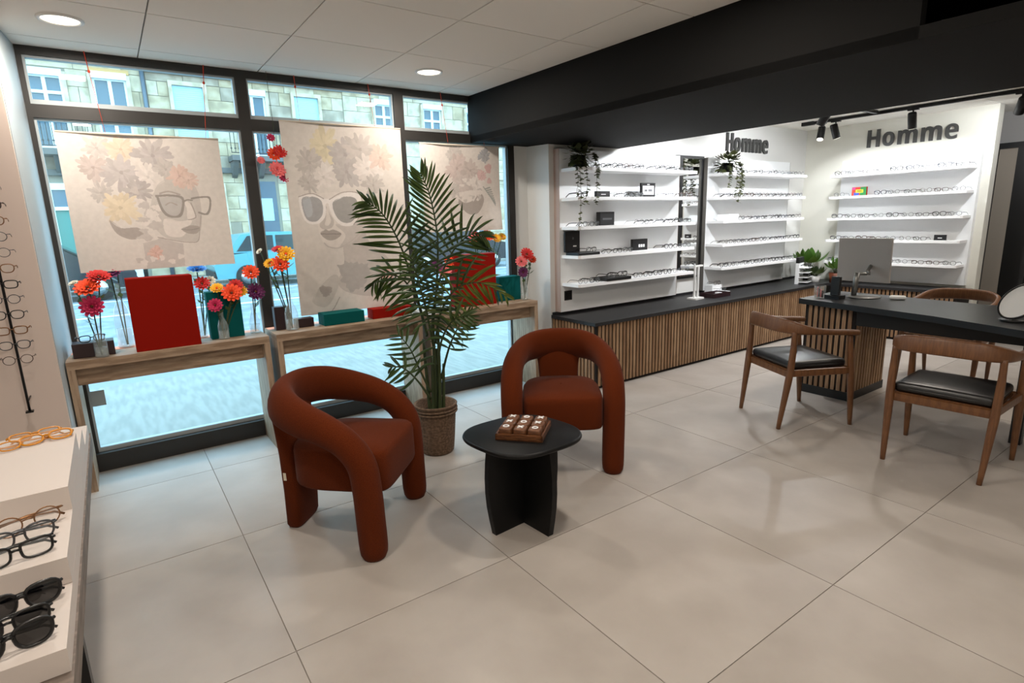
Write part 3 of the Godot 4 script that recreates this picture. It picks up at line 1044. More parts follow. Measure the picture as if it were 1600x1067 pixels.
func vase(at: Vector3, h: float, r: float, neck: float, label: String):
	var t = thing("glass_vase", label, "vase", at, 0.0, "clear glass bottle vases")
	var s = ST(true)
	lathe(s, [Vector2(0.0, 0.0), Vector2(r * 0.92, 0.0), Vector2(r, 0.006), Vector2(r, h * 0.45), Vector2(r * 0.8, h * 0.6), Vector2(neck, h * 0.76), Vector2(neck, h * 0.96), Vector2(neck * 1.15, h)], 20)
	mi("glass", s, "vase_glass", t)
	var w = ST(true)
	lathe(w, [Vector2(0.0, 0.004), Vector2(r * 0.9, 0.004), Vector2(r * 0.9, h * 0.3), Vector2(0.0, h * 0.3)], 16)
	mi("water", w, "vase_glass", t)

func build_flowers():
	var z = 0.793
	var F = Vector3(-0.1, 0.55, 0.8)
	vase(Vector3(-0.115, z, -4.015), 0.20, 0.034, 0.014, "slim clear glass bottle vase with orange and magenta flowers, left console")
	var b1 = Vector3(-0.115, z + 0.012, -4.015)
	flower(b1, Vector3(-0.12, 1.19, -4.0), Vector3(-0.2, 0.75, 0.6), 0.062, "petal_orange", "orange flower in the middle of leftmost vase")
	flower(b1, Vector3(-0.065, 1.245, -4.03), Vector3(0.1, 0.85, 0.5), 0.055, "petal_red", "red-orange flower at the top of leftmost vase")
	flower(b1, Vector3(-0.118, 1.09, -3.985), Vector3(-0.1, 0.35, 0.9), 0.056, "petal_magenta", "deep magenta flower lowest in the leftmost vase")
	vase(Vector3(0.015, z + 0.0015, -4.255), 0.40, 0.05, 0.014, "tall clear glass vase between leftmost vase and red box")
	flower(Vector3(0.015, z + 0.015, -4.255), Vector3(-0.01, 1.265, -4.245), Vector3(0.1, 0.6, 0.7), 0.05, "petal_purple", "dark purple flower behind the leftmost orange blooms")
	flower(Vector3(0.02, z + 0.015, -4.25), Vector3(0.03, 1.29, -4.25), Vector3(0.3, 0.6, 0.7), 0.04, "petal_magenta", "magenta flower just under the left banner's lower edge")
	flower(b1, Vector3(-0.185, 1.22, -4.08), Vector3(-0.3, 0.8, 0.3), 0.025, "petal_white", "pale cream sprig left of the orange flowers")
	vase(Vector3(0.545, z, -4.085), 0.19, 0.033, 0.013, "clear glass bottle vase before the teal box, left console")
	var b2 = Vector3(0.545, z + 0.012, -4.085)
	flower(b2, Vector3(0.515, 1.02, -4.05), Vector3(-0.3, 0.4, 0.8), 0.042, "petal_magenta", "hot pink flower low before the teal box")
	flower(b2, Vector3(0.62, 1.085, -4.06), F, 0.058, "petal_orange", "orange flower before the teal box")
	flower(b2, Vector3(0.655, 1.13, -4.09), F, 0.042, "petal_red", "red flower above the orange one by teal box")
	flower(b2, Vector3(0.545, 1.12, -4.11), Vector3(-0.2, 0.7, 0.6), 0.038, "petal_yellow", "yellow flower over the teal box at left")
	flower(b2, Vector3(0.685, 1.09, -4.10), F, 0.036, "petal_yellow", "yellow flower right of the orange bloom by teal box")
	vase(Vector3(0.755, z, -4.17), 0.20, 0.036, 0.017, "clear glass vase with purple flower at right end, left console")
	var b3 = Vector3(0.755, z + 0.012, -4.17)
	flower(b3, Vector3(0.775, 1.075, -4.13), Vector3(0.1, 0.4, 0.9), 0.055, "petal_purple", "large purple flower in the vase beside the mullion")
	flower(b3, Vector3(0.765, 1.205, -4.14), F, 0.05, "petal_orange", "orange flower above the purple one beside the mullion")
	vase(Vector3(0.44, z + 0.0015, -4.25), 0.2, 0.034, 0.014, "clear glass vase standing behind the red and teal boxes")
	var b8 = Vector3(0.45, z + 0.012, -4.24)
	flower(b8, Vector3(0.475, 1.15, -4.22), F, 0.045, "petal_red", "red flower peeping out left of the teal box")
	flower(b8, Vector3(0.53, 1.165, -4.25), F, 0.03, "petal_white", "white flower above the teal box")
	flower(b8, Vector3(0.46, 1.235, -4.25), Vector3(0, 0.9, 0.3), 0.055, "petal_blue_added", "added blue flower for an unclear blue shape under the left banner")  # bloom added to stand in for an unclear blue shape
	vase(Vector3(0.985, z, -4.10), 0.26, 0.045, 0.016, "larger clear glass bottle vase at the left of the middle console")
	var b4 = Vector3(0.985, z + 0.012, -4.10)
	flower(b4, Vector3(0.945, 1.25, -4.08), F, 0.056, "petal_orange", "orange flower left of the tall middle banner")
	flower(b4, Vector3(0.995, 1.315, -4.10), F, 0.054, "petal_yellow", "bright yellow flower left of the tall middle banner")
	flower(b4, Vector3(0.955, 1.345, -4.13), Vector3(-0.2, 0.8, 0.4), 0.04, "petal_red", "dark red flower above the yellow one by middle banner")
	flower(b4, Vector3(0.885, 1.26, -4.10), Vector3(-0.4, 0.6, 0.6), 0.036, "petal_yellow", "small yellow flower at left of the orange one, middle console")
	flower(b4, Vector3(0.835, 1.345, -4.12), Vector3(-0.6, 0.6, 0.3), 0.022, "petal_white", "pale sprig in front of the mullion")
	vase(Vector3(3.03, z, -4.10), 0.2, 0.034, 0.015, "clear glass vase at the right end of the right console")
	var b5 = Vector3(3.03, z + 0.012, -4.10)
	flower(b5, Vector3(3.045, 1.195, -4.08), F, 0.058, "petal_red", "red flower at the far right end of the consoles")
	flower(b5, Vector3(2.98, 1.135, -4.07), Vector3(-0.4, 0.5, 0.7), 0.05, "petal_pink", "salmon pink flower at the far right end of consoles")
	flower(b5, Vector3(2.985, 1.045, -4.06), Vector3(-0.3, 0.2, 0.9), 0.044, "petal_purple", "purple flower lowest at the right end of consoles")
	flower(b5, Vector3(3.10, 1.15, -4.08), F, 0.04, "petal_orange", "orange flower at the right end beside the white wall")
	vase(Vector3(2.70, z, -4.255), 0.42, 0.034, 0.016, "tall clear vase hidden behind the large right red box")
	var b6 = Vector3(2.70, z + 0.012, -4.255)
	flower(b6, Vector3(2.59, 1.33, -4.22), F, 0.058, "petal_pink", "pink flower over the right red box, leftmost")
	flower(b6, Vector3(2.63, 1.37, -4.26), F, 0.045, "petal_red", "red flower over the right red box")
	flower(b6, Vector3(2.74, 1.37, -4.24), F, 0.052, "petal_orange", "orange flower over the right red box")
	flower(b6, Vector3(2.83, 1.345, -4.24), F, 0.042, "petal_yellow", "yellow flower right of the right red box's bouquet")
	flower(b6, Vector3(2.91, 1.355, -4.26), F, 0.036, "petal_yellow", "small yellow flower against the window's end post")
	vase(Vector3(2.21, z, -4.18), 0.22, 0.034, 0.016, "clear glass vase half hidden behind the palm")
	var b7 = Vector3(2.21, z + 0.012, -4.18)
	flower(b7, Vector3(2.17, 1.155, -4.15), F, 0.055, "petal_purple", "purple flower seen through the palm")
	flower(b7, Vector3(2.23, 1.10, -4.13), F, 0.058, "petal_pink", "pink flower seen through the palm")
	flower(b7, Vector3(2.30, 1.18, -4.16), F, 0.045, "petal_orange", "orange flower between the palm and red box")
	# garland hanging beside the tall banner
	var g = thing("flower_garland", "hanging garland of red, orange and pink flowers beside the tall banner", "garland", Vector3(1.04, 1.84, -4.27))
	var s = ST(true)
	tube(s, [Vector3(0, 0.0, 0), Vector3(0.01, 0.35, 0), Vector3(0, 0.69, 0)], 0.0015, null, 5)
	mi("thread", s, "stem_green", g)
	for a in [[0.0, 0.05, 0.06, "petal_pink"], [-0.01, 0.15, 0.05, "petal_orange"], [0.03, 0.17, 0.05, "petal_red"], [-0.02, 0.26, 0.03, "petal_magenta"], [-0.10, 0.11, 0.028, "petal_pink"], [0.04, 0.0, 0.04, "petal_magenta"]]:
		mi("bloom", blooms["daisy"] if a[2] > 0.03 else blooms["small"], a[3], g, Vector3(a[0], a[1], 0.01), Basis(Vector3.RIGHT, 1.2) * a[2])

# ================================================================ men's corner: panels, counter, mirror, lettering
func slats(parent, a: Vector3, dir: Vector3, out: Vector3, length: float, pitch: float, w: float, y0: float, y1: float):
	# one shared bevelled slat, three timber tones
	var s = ST()
	box(s, Vector3(0, (y0 + y1) / 2.0, 0.0045), Vector3(w, y1 - y0, 0.009))
	var m = fin(s)
	var n = int(length / pitch)
	var bs = Basis(dir, Vector3.UP, out)
	if bs.determinant() < 0:
		bs = Basis(-dir, Vector3.UP, out)
	for i in n:
		mi("slat", m, ["slat_wood", "slat_wood_b", "slat_wood_c"][(i * 5 + int(i / 3.0)) % 3], parent, a + dir * (pitch * (i + 0.5) + (length - n * pitch) * 0.5), bs)

func build_counter():
	var t = thing("slatted_counter", "long low counter front of wooden slats under the left shelves", "counter", Vector3(3.36, 0, -3.52))
	mi("body", bx(0.0, 3.97, 0.03, 0.58, -0.59, -0.004), "slat_back", t)
	mi("plinth", bx(0.02, 3.97, 0.0, 0.03, -0.58, -0.02), "slat_back", t)
	slats(t, Vector3(0.0, 0, -0.004), Vector3.RIGHT, Vector3.BACK, 3.96, 0.0445, 0.026, 0.03, 0.58)
	slats(t, Vector3(0.0, 0, -0.59), Vector3.BACK, Vector3.LEFT, 0.585, 0.0445, 0.026, 0.03, 0.58)
	var u = thing("slatted_counter", "short low slatted counter along the far right wall behind desk", "counter", Vector3(7.35, 0, -3.5))
	mi("body", bx(0.004, 0.39, 0.03, 0.58, 0.02, 1.35), "slat_back", u)
	mi("plinth", bx(0.02, 0.38, 0.0, 0.03, 0.02, 1.33), "slat_back", u)
	slats(u, Vector3(0.004, 0, 0.02), Vector3.BACK, Vector3.LEFT, 1.33, 0.0445, 0.026, 0.03, 0.58)
	var w = thing("counter_worktop", "L-shaped dark grey worktop running along the slatted counters", "worktop", Vector3(3.35, 0.58, -3.5))
	mi("top", ST_poly([Vector2(-0.015, 0.0), Vector2(-0.005, -0.61), Vector2(4.39, -0.61), Vector2(4.39, 1.37), Vector2(3.97, 1.37), Vector2(3.97, 0.0)], 0.0, 0.03), "worktop", w)
	mi("upstand", bx(0.01, 4.38, 0.03, 0.055, -0.61, -0.595), "worktop", w)

func panel_unit(label, at: Vector3, turn: float, w: float, y0: float, y1: float, hs: Array, x0: float, x1: float, edge = "panel_edge") -> Node3D:
	# local: x along the wall, +z out of it
	var t = thing("shelf_panel", label, "shelf unit", at, turn, "white spectacle shelf panels")
	mi("backboard", bx(0, w, y0, y1, 0.012, 0.074), "panel_white", t)
	mi("edge_band", bx(-0.003, 0.0, y0, y1, 0.0, 0.075), edge, t)
	mi("edge_band", bx(w, w + 0.003, y0, y1, 0.0, 0.075), edge, t)
	for h in hs:
		var s = ST()
		prism(s, PackedVector2Array([Vector2(x0, 0.074), Vector2(x0, 0.30), Vector2(x0 + 0.02, 0.315), Vector2(x1 - 0.02, 0.315), Vector2(x1, 0.30), Vector2(x1, 0.074)]), h, h + 0.028)
		mi("shelf", s, "shelf_white", t)
	return t

func build_panels():
	var hs = [0.885, 1.143, 1.40, 1.657, 1.912]
	panel_unit("white five-shelf spectacle panel left of the narrow mirror", Vector3(3.41, 0, HZ), 0.0, 1.67, 0.637, 2.115, hs, 0.02, 1.67)
	panel_unit("white five-shelf spectacle panel between mirror and corner, under lettering", Vector3(5.56, 0, HZ), 0.0, 1.69, 0.637, 2.115, hs, 0.01, 1.69, "panel_edge_shaded")
	panel_unit("white five-shelf spectacle panel on the far right wall behind desk", Vector3(RX, 0, -3.60), -PI / 2.0, 1.40, 0.645, 2.10, [0.85, 1.115, 1.38, 1.64, 1.895], -0.03, 1.38, "panel_white")
	# narrow mirror in a black frame
	var m = thing("wall_mirror", "narrow tall mirror in a wide black frame between two panels", "mirror", Vector3(5.09, 0, HZ))
	mi("glass", bx(0.10, 0.455, 0.82, 2.11, 0.004, 0.02), "mirror_silver", m)
	var f = ST()
	addbx(f, 0.0, 0.10, 0.80, 2.13, 0.002, 0.03)
	addbx(f, 0.445, 0.465, 0.80, 2.13, 0.002, 0.03)
	addbx(f, 0.10, 0.445, 2.10, 2.13, 0.002, 0.03)
	addbx(f, 0.10, 0.445, 0.80, 0.825, 0.002, 0.03)
	mi("frame", f, "frame_black", m)
	# wall socket
	var k = thing("wall_socket", "black square wall socket low on the left white panel", "socket", Vector3(3.50, 0.79, HZ + 0.075))
	mi("plate", bx(-0.045, 0.045, -0.045, 0.045, 0.0, 0.008), "frame_black", k)
	mi("rim", bx(-0.03, 0.03, -0.03, 0.03, 0.008, 0.011), "metal_black", k)

func sign_word(label, at: Vector3, turn: float, height: float, width: float):
	var f = SystemFont.new()
	f.font_names = PackedStringArray(["Droid Sans"])
	f.font_weight = 700
	var t = thing("wall_lettering", label, "sign", at, turn, "grey wall letterings")
	var word = "Homme"
	var fs = 64
	var total = f.get_string_size(word, HORIZONTAL_ALIGNMENT_LEFT, -1, fs).x
	var px = height / (fs * 0.714)
	var sx = width / (total * px)
	for i in word.length():
		var tm = TextMesh.new()
		tm.text = word[i]
		tm.font = f
		tm.font_size = fs
		tm.pixel_size = px
		tm.depth = 0.022
		tm.curve_step = 1.0
		tm.horizontal_alignment = HORIZONTAL_ALIGNMENT_LEFT
		tm.vertical_alignment = VERTICAL_ALIGNMENT_BOTTOM
		var x = f.get_string_size(word.substr(0, i), HORIZONTAL_ALIGNMENT_LEFT, -1, fs).x * px
		var desc = f.get_descent(fs) * px
		mi("letter", tm, "letter", t, Vector3(x * sx, -desc, 0.012), Basis().scaled(Vector3(sx, 1, 1)))

func build_signs():
	sign_word("grey letters reading Homme on the left shelf wall", Vector3(5.95, 2.21, HZ), 0.0, 0.20, 0.88)
	sign_word("grey letters reading Homme on the far right wall", Vector3(RX, 2.235, -3.39 + 0.0), -PI / 2.0, 0.20, 0.95)

# ---------------------------------------------------------------- spectacles
var specs = {}
func rim_path(c: Vector3, a: float, b: float, pw: float, panto: float, n = 22) -> Array:
	var o = []
	for k in n:
		var t = TAU * k / n
		var x = signf(cos(t)) * pow(absf(cos(t)), 2.0 / pw) * a
		var y = signf(sin(t)) * pow(absf(sin(t)), 2.0 / pw) * b
		x *= 1.0 + panto * y / b
		o.append(c + Vector3(x, y, -0.9 * x * x))
	return o

func spec_style(k: int) -> Dictionary:
	if specs.has(k):
		return specs[k]
	var a = [0.0235, 0.026, 0.025, 0.027][k]
	var b = [0.0215, 0.0185, 0.0205, 0.0225][k]
	var pw = [2.0, 3.2, 2.5, 2.6][k]
	var pn = [0.0, 0.06, 0.10, 0.12][k]
	var th = [0.0017, 0.0029, 0.0025, 0.0035][k]
	var cx = 0.0345
	var fr = ST(true)
	var le = []
	for sd in [-1.0, 1.0]:
		var r = rim_path(Vector3(cx * sd, b, 0), a, b, pw, pn)
		tube(fr, r, th, th * 0.8, 5, true, Vector3.BACK)
		var l = ST(true)
		var c = Vector3(cx * sd, b, 0.001)
		for i in r.size():
			tri(l, c, r[i], r[(i + 1) % r.size()])
		le.append(fin(l))
		tube(fr, [Vector3((cx + a) * sd * 0.97, b * 1.45, -0.002), Vector3(0.067 * sd, b * 1.5, -0.006)], th * 1.1, th, 5)
	tube(fr, [Vector3(-cx + a * 0.93, b * 1.25, 0), Vector3(0, b * 1.38, 0.002), Vector3(cx - a * 0.93, b * 1.25, 0)], th * 1.05, th, 5)
	var tm = ST(true)
	tube(tm, [Vector3(0, b * 1.5, -0.004), Vector3(0, b * 1.5, -0.06), Vector3(0, b * 1.4, -0.10), Vector3(0, b * 0.7, -0.125), Vector3(0, 0.004, -0.14)], th * 0.8, th * 1.3, 5)
	var ts = ST(true)
	tube(ts, [Vector3(0, b * 1.5, -0.004), Vector3(0, b * 1.5, -0.05), Vector3(0, b * 1.3, -0.072), Vector3(0, b * 0.9, -0.085)], th * 0.8, th * 1.3, 5)
	specs[k] = {"frame": fin(fr), "lens": le, "temple": fin(tm), "short": fin(ts)}
	return specs[k]

func glasses(label, at: Vector3, bs: Basis, style: int, mat: String, lens: String, group: String, called = "eyeglasses", short = false, lens_on = true):
	var t = thing(called, label, "glasses", at, 0.0, group)
	t.basis = bs
	var s = spec_style(style)
	mi("frame", s.frame, mat, t)
	for k in 2:
		mi("temple", s.short if short else s.temple, mat, t, Vector3(-0.067 if k == 0 else 0.067, 0, -0.003))
		if lens_on:
			mi("lens", s.lens[k], lens, t)
	return t

func row_of_glasses(where: String, start: Vector3, dir: Vector3, out: Vector3, n: int, span: float, skip: Array, group: String):
	var fm = ["frame_a", "frame_a", "frame_c", "frame_e", "frame_a", "frame_b", "frame_c", "frame_a"]
	var bs0 = Basis(out.cross(Vector3.UP) * -1.0, Vector3.UP, out)
	var c = 0
	for i in n:
		var u = (i + 0.5) / n * span
		var bad = false
		for q in skip:
			if u > q[0] - 0.075 and u < q[1] + 0.075:
				bad = true
		if bad:
			continue
		var bs = Basis(Vector3.UP, rng.randf_range(-0.10, 0.10)) * bs0
		glasses("%s spectacles from the left on %s" % [ORD[c], where], start + dir * (u + rng.randf_range(-0.006, 0.006)), bs, rng.randi() % 4, fm[rng.randi() % fm.size()], "lens_clear", group)
		c += 1

func build_shelf_glasses():
	var hn = ["bottom", "fourth", "third", "second", "top"]
	var hs = [0.885, 1.143, 1.40, 1.657, 1.912]
	var zf = HZ + 0.27
	var skip1 = [[[0.30, 0.70]], [[0.0, 0.24], [0.80, 1.04]], [[0.40, 0.60]], [[0.25, 0.40], [0.92, 1.14]], [[0.0, 0.14]]]
	for k in 5:
		row_of_glasses("the %s shelf, left white panel" % hn[k], Vector3(3.44, hs[k] + 0.0295, zf), Vector3.RIGHT, Vector3.BACK, 11, 1.62, skip1[k], "spectacles on the left panel")
	var skip2 = [[], [], [[0.10, 0.28]], [], [[0.0, 0.16]]]
	for k in 5:
		row_of_glasses("the %s shelf, panel beside mirror" % hn[k], Vector3(5.58, hs[k] + 0.0295, zf), Vector3.RIGHT, Vector3.BACK, 11, 1.66, skip2[k], "spectacles on the middle panel")
	var hr = [0.85, 1.115, 1.38, 1.64, 1.895]
	var skip3 = [[], [[1.12, 1.24]], [], [[0.22, 0.38]], []]
	for k in 5:
		row_of_glasses("the %s shelf, far right panel" % hn[k], Vector3(RX - 0.27, hr[k] + 0.0295, -3.60), Vector3.BACK, Vector3.LEFT, 9, 1.38, skip3[k], "spectacles on the far right panel")

func print_mat(key, w, h, bg: Color, marks: Array) -> StandardMaterial3D:
	var im = Image.create(w, h, true, Image.FORMAT_RGB8)
	im.fill(bg)
	for q in marks:
		im.fill_rect(Rect2i(q[0], q[1], q[2], q[3]), q[4])
	im.generate_mipmaps()
	var m = sm(key, Color.WHITE, 0.5)
	m.albedo_texture = ImageTexture.create_from_image(im)
	return m

func upright_card(called, label, at: Vector3, turn: float, w, h, d, mat, print_m):
	var t = thing(called, label, "box", at, turn)
	var b = ST()
	rbox(b, Vector3(0, h / 2.0, -d / 2.0), Vector3(w, h, d), 0.003)
	mi("body", b, mat, t)
	var p = ST()
	tri_uv(p, Vector3(-w * 0.47, h * 0.03, 0.0012), Vector2(0, 1), Vector3(w * 0.47, h * 0.03, 0.0012), Vector2(1, 1), Vector3(w * 0.47, h * 0.97, 0.0012), Vector2(1, 0))
	tri_uv(p, Vector3(-w * 0.47, h * 0.03, 0.0012), Vector2(0, 1), Vector3(w * 0.47, h * 0.97, 0.0012), Vector2(1, 0), Vector3(-w * 0.47, h * 0.97, 0.0012), Vector2(0, 0))
	mi("printed_face", p, print_m, t)
	return t

func ivy(label, at: Vector3, vines: Array, big: float):
	var t = thing("trailing_ivy", label, "plant", at, 0.0, "trailing ivy pots on the shelves")
	var p = ST(true)
	lathe(p, [Vector2(0.0, 0.0), Vector2(0.05, 0.0), Vector2(0.062, 0.10), Vector2(0.055, 0.10), Vector2(0.05, 0.08), Vector2(0.0, 0.08)], 20)
	mi("pot", p, "metal_black", t)
	# clump of leaves
	var leaf = ST(true)
	tri(leaf, Vector3.ZERO, Vector3(0.5, 0.05, 0.5), Vector3(0, 0, 0.42))
	tri(leaf, Vector3.ZERO, Vector3(0, 0, 0.42), Vector3(-0.5, 0.05, 0.5))
	tri(leaf, Vector3(0.5, 0.05, 0.5), Vector3(0, 0.03, 1.1), Vector3(0, 0, 0.42))
	tri(leaf, Vector3(-0.5, 0.05, 0.5), Vector3(0, 0, 0.42), Vector3(0, 0.03, 1.1))
	var lm = fin(leaf)
	for k in 120:
		var a = rng.randf() * TAU
		var e = rng.randf_range(-1.0, 1.1)
		var d = Vector3(cos(a) * cos(e), sin(e), sin(a) * cos(e)).normalized()
		var x = d.cross(Vector3(0.1, 1, 0.2)).normalized()
		var sc = rng.randf_range(0.045, 0.07)
		mi("leaf", lm, ["leaf_olive_dark", "leaf_olive", "leaf_olive_dark"][k % 3], t, Vector3(0, 0.11, 0) + Vector3(d.x, d.y * 0.9, d.z) * rng.randf_range(0.03, big * 1.15), Basis(x, x.cross(d) * -1.0, d) * sc)
	for v in vines:
		var pts = smooth_path([Vector3(v[0] * 0.5, 0.10, v[1] * 0.6), Vector3(v[0], 0.10, v[1]), Vector3(v[0] * 1.1, 0.0, v[1] * 1.15), Vector3(v[0] * 1.1 + 0.015, -v[2] * 0.5, v[1] * 1.15), Vector3(v[0] * 1.15, -v[2], v[1] * 1.1)], 5)
		var s = ST(true)
		tube(s, pts, 0.0015, null, 4)
		var vn = mi("vine", s, "stem_brown", t)
		for i in range(4, pts.size()):
			for q in 2:
				var a = rng.randf() * TAU
				var d = Vector3(cos(a), -0.5, absf(sin(a))).normalized()
				var x = d.cross(Vector3.UP).normalized()
				mi("leaf", lm, ["leaf_olive_dark", "leaf_olive"][(i + q) % 2], vn, pts[i] + Vector3(rng.randf_range(-0.01, 0.01), rng.randf_range(-0.015, 0.015), 0.004), Basis(x, x.cross(d) * -1.0, d) * rng.randf_range(0.026, 0.044))

func big_leaf_mesh(w: float) -> ArrayMesh:
	var s = ST(true)
	var prev = []
	for i in 7:
		var t = i / 6.0
		var ww = w * pow(sin(PI * clampf(t * 0.97 + 0.02, 0, 1)), 0.8)
		var y = -0.25 * t * t
		var row = [Vector3(-ww, y + ww * 0.3, t), Vector3(0, y, t), Vector3(ww, y + ww * 0.3, t)]
		if i > 0:
			for k in 2:
				quad(s, prev[k], row[k], row[k + 1], prev[k + 1])
		prev = row
	return fin(s)

func leafy(called, label, at, n, r, h, lw, mat, pot_mat, pot_h, pot_r):
	var t = thing(called, label, "plant", at)
	var p = ST(true)
	lathe(p, [Vector2(0.0, 0.0), Vector2(pot_r * 0.8, 0.0), Vector2(pot_r, pot_h), Vector2(pot_r * 0.9, pot_h), Vector2(pot_r * 0.85, pot_h * 0.85), Vector2(0.0, pot_h * 0.85)], 24)
	mi("pot", p, pot_mat, t)
	var lm = big_leaf_mesh(lw)
	for k in n:
		var a = k * 2.399
		var e = lerpf(0.25, 1.25, float(k) / n)
		var d = Vector3(cos(a) * cos(e), sin(e), sin(a) * cos(e)).normalized()
		var x = d.cross(Vector3.UP).normalized()
		var base = Vector3(d.x * 0.02, pot_h * 0.85, d.z * 0.02)
		var mid = base + Vector3(d.x * r * 0.25, h * 0.35, d.z * r * 0.25)
		var s = ST(true)
		tube(s, [base, base.lerp(mid, 0.5) + Vector3(0, 0.01, 0), mid], 0.003, null, 5)
		var o = mi("leaf_stalk", s, "stem_green", t)
		mi("leaf", lm, mat, o, mid, Basis(x, x.cross(d) * -1.0, d) * r * rng.randf_range(0.75, 1.05))
	return t

func build_shelf_extras():
	var hs = [0.885, 1.143, 1.40, 1.657, 1.912]
	var wht = Color(0.9, 0.9, 0.9)
	var blk = Color(0.035, 0.035, 0.04)
	ivy("dark trailing ivy at the left end of the left panel's top shelf", Vector3(3.50, hs[4] + 0.029, HZ + 0.24), [[-0.06, 0.07, 0.52], [-0.02, 0.10, 0.30], [0.10, 0.085, 0.30], [0.14, 0.05, 0.06], [-0.07, 0.05, 0.22]], 0.10)
	ivy("trailing ivy on the top shelf right beside the mirror", Vector3(5.68, hs[4] + 0.029, HZ + 0.24), [[-0.06, 0.06, 0.15], [0.0, 0.10, 0.24], [0.07, 0.09, 0.30], [0.10, 0.085, 0.16], [0.12, 0.08, 0.22]], 0.105)
	var m1 = print_mat("print_case", 64, 32, blk, [[20, 16, 24, 5, wht]])
	var m2 = print_mat("print_dots", 64, 32, blk, [[24, 15, 8, 9, wht], [34, 15, 8, 9, wht], [44, 15, 8, 9, wht]])
	var m3 = print_mat("print_frame", 64, 56, blk, [[5, 10, 54, 38, wht], [26, 3, 12, 4, wht], [14, 26, 12, 8, Color(0.35, 0.35, 0.36)], [32, 24, 18, 10, Color(0.45, 0.45, 0.46)]])
	var m4 = print_mat("print_bars", 64, 40, blk, [[10, 18, 44, 6, Color(0.32, 0.32, 0.33)]])
	var m5 = print_mat("print_logo", 64, 80, blk, [[30, 22, 8, 10, Color(0.3, 0.3, 0.3)], [34, 56, 16, 6, wht]])
	var m6 = print_mat("print_colour", 64, 48, Color(0.85, 0.2, 0.15), [[36, 0, 28, 48, Color(0.12, 0.45, 0.22)], [0, 0, 14, 14, Color(0.8, 0.25, 0.5)], [8, 30, 24, 18, Color(0.2, 0.3, 0.6)], [16, 14, 34, 18, Color(0.93, 0.8, 0.2)], [22, 20, 22, 5, Color(0.15, 0.12, 0.1)]])
	upright_card("brand_card", "small framed card with spectacles on second shelf, left panel", Vector3(4.43, hs[3] + 0.0285, HZ + 0.22), 0.0, 0.205, 0.135, 0.02, "box_black", m3)
	upright_card("brand_card", "black box with a grey band on the third shelf, left panel", Vector3(3.92, hs[2] + 0.0285, HZ + 0.17), 0.05, 0.20, 0.125, 0.05, "box_black", m4)
	upright_card("brand_card", "black box with three white letters on fourth shelf, left panel", Vector3(4.35, hs[1] + 0.0285, HZ + 0.20), 0.0, 0.215, 0.11, 0.03, "box_black", m2)
	upright_card("brand_card", "tall black stand back at the left end of fourth shelf", Vector3(3.515, hs[1] + 0.055, HZ + 0.13), 0.0, 0.18, 0.19, 0.02, "box_black", m5)
	carton("display_tray", "flat black tray at the left end of the fourth shelf", "box_black", 3.44, 3.70, hs[1] + 0.0285, hs[1] + 0.0545, HZ + 0.12, HZ + 0.30, 0.0)
	glasses("spectacles alone beside the tall black stand, fourth shelf", Vector3(3.62, hs[1] + 0.0555, HZ + 0.27), Basis(), 2, "frame_a", "lens_clear", "spectacles on the left panel")
	carton("display_tray", "flat black tray with spectacles on the bottom shelf, left panel", "box_black", 3.78, 4.10, hs[0] + 0.0285, hs[0] + 0.058, HZ + 0.12, HZ + 0.32, 0.0)
	glasses("left spectacles on the flat black tray, bottom shelf", Vector3(3.87, hs[0] + 0.0595, HZ + 0.28), Basis(), 2, "frame_a", "lens_clear", "spectacles on the left panel")
	glasses("right spectacles on the flat black tray, bottom shelf", Vector3(4.02, hs[0] + 0.0595, HZ + 0.28), Basis(), 3, "frame_a", "lens_clear", "spectacles on the left panel")
	upright_card("brand_card", "flat black name block on the second shelf's front edge, left panel", Vector3(3.735, hs[3] + 0.0285, HZ + 0.305), 0.0, 0.17, 0.05, 0.03, "box_black", m1)
	carton("display_tray", "clear white riser on the third shelf beside the mirror", "panel_white", 5.68, 5.86, hs[2] + 0.0285, hs[2] + 0.095, HZ + 0.14, HZ + 0.29, 0.0)
	upright_card("brand_card", "small colourful card on the far right panel's second shelf", Vector3(RX - 0.25, 1.6685, -3.30), -PI / 2.0, 0.17, 0.10, 0.02, "box_red", m6)
	upright_card("brand_card", "small black card on the far right panel's fourth shelf", Vector3(RX - 0.25, 1.1435, -2.42), -PI / 2.0, 0.115, 0.06, 0.02, "box_black", m1)
	# on the counter
	var y = 0.6105
	var st = thing("white_eyewear_stand", "white two-legged stand on the worktop in front of mirror", "stand", Vector3(5.10, y, -3.80), 0.1)
	mi("foot", bx(-0.08, 0.08, 0.0, 0.018, -0.055, 0.055), "white_plastic", st)
	for q in [-0.035, 0.03]:
		mi("upright", bx(q, q + 0.018, 0.018, 0.345, -0.009, 0.009), "white_plastic", st)
	mi("crossbar", bx(-0.04, 0.11, 0.345, 0.362, -0.012, 0.012), "white_plastic", st)
	var tr = thing("wooden_tray", "dark reddish wooden tray on the worktop below the mirror edge", "tray", Vector3(5.42, y, -3.78), 0.0)
	mi("base", bx(-0.15, 0.15, 0.0, 0.012, -0.09, 0.09), "box_maroon", tr)
	for a in [[-0.15, 0.15, -0.09, -0.08], [-0.15, 0.15, 0.08, 0.09], [-0.15, -0.14, -0.08, 0.08], [0.14, 0.15, -0.08, 0.08]]:
		mi("rim", bx(a[0], a[1], 0.012, 0.045, a[2], a[3]), "box_maroon", tr)
	var cr = thing("spectacle_riser", "two-level clear riser with spectacles standing by the mirror", "riser", Vector3(5.62, y, -3.88), 0.0)
	mi("lower_step", bx(-0.09, 0.09, 0.0, 0.03, -0.02, 0.09), "panel_white", cr)
	mi("upper_step", bx(-0.09, 0.09, 0.0, 0.10, -0.12, -0.02), "panel_white", cr)
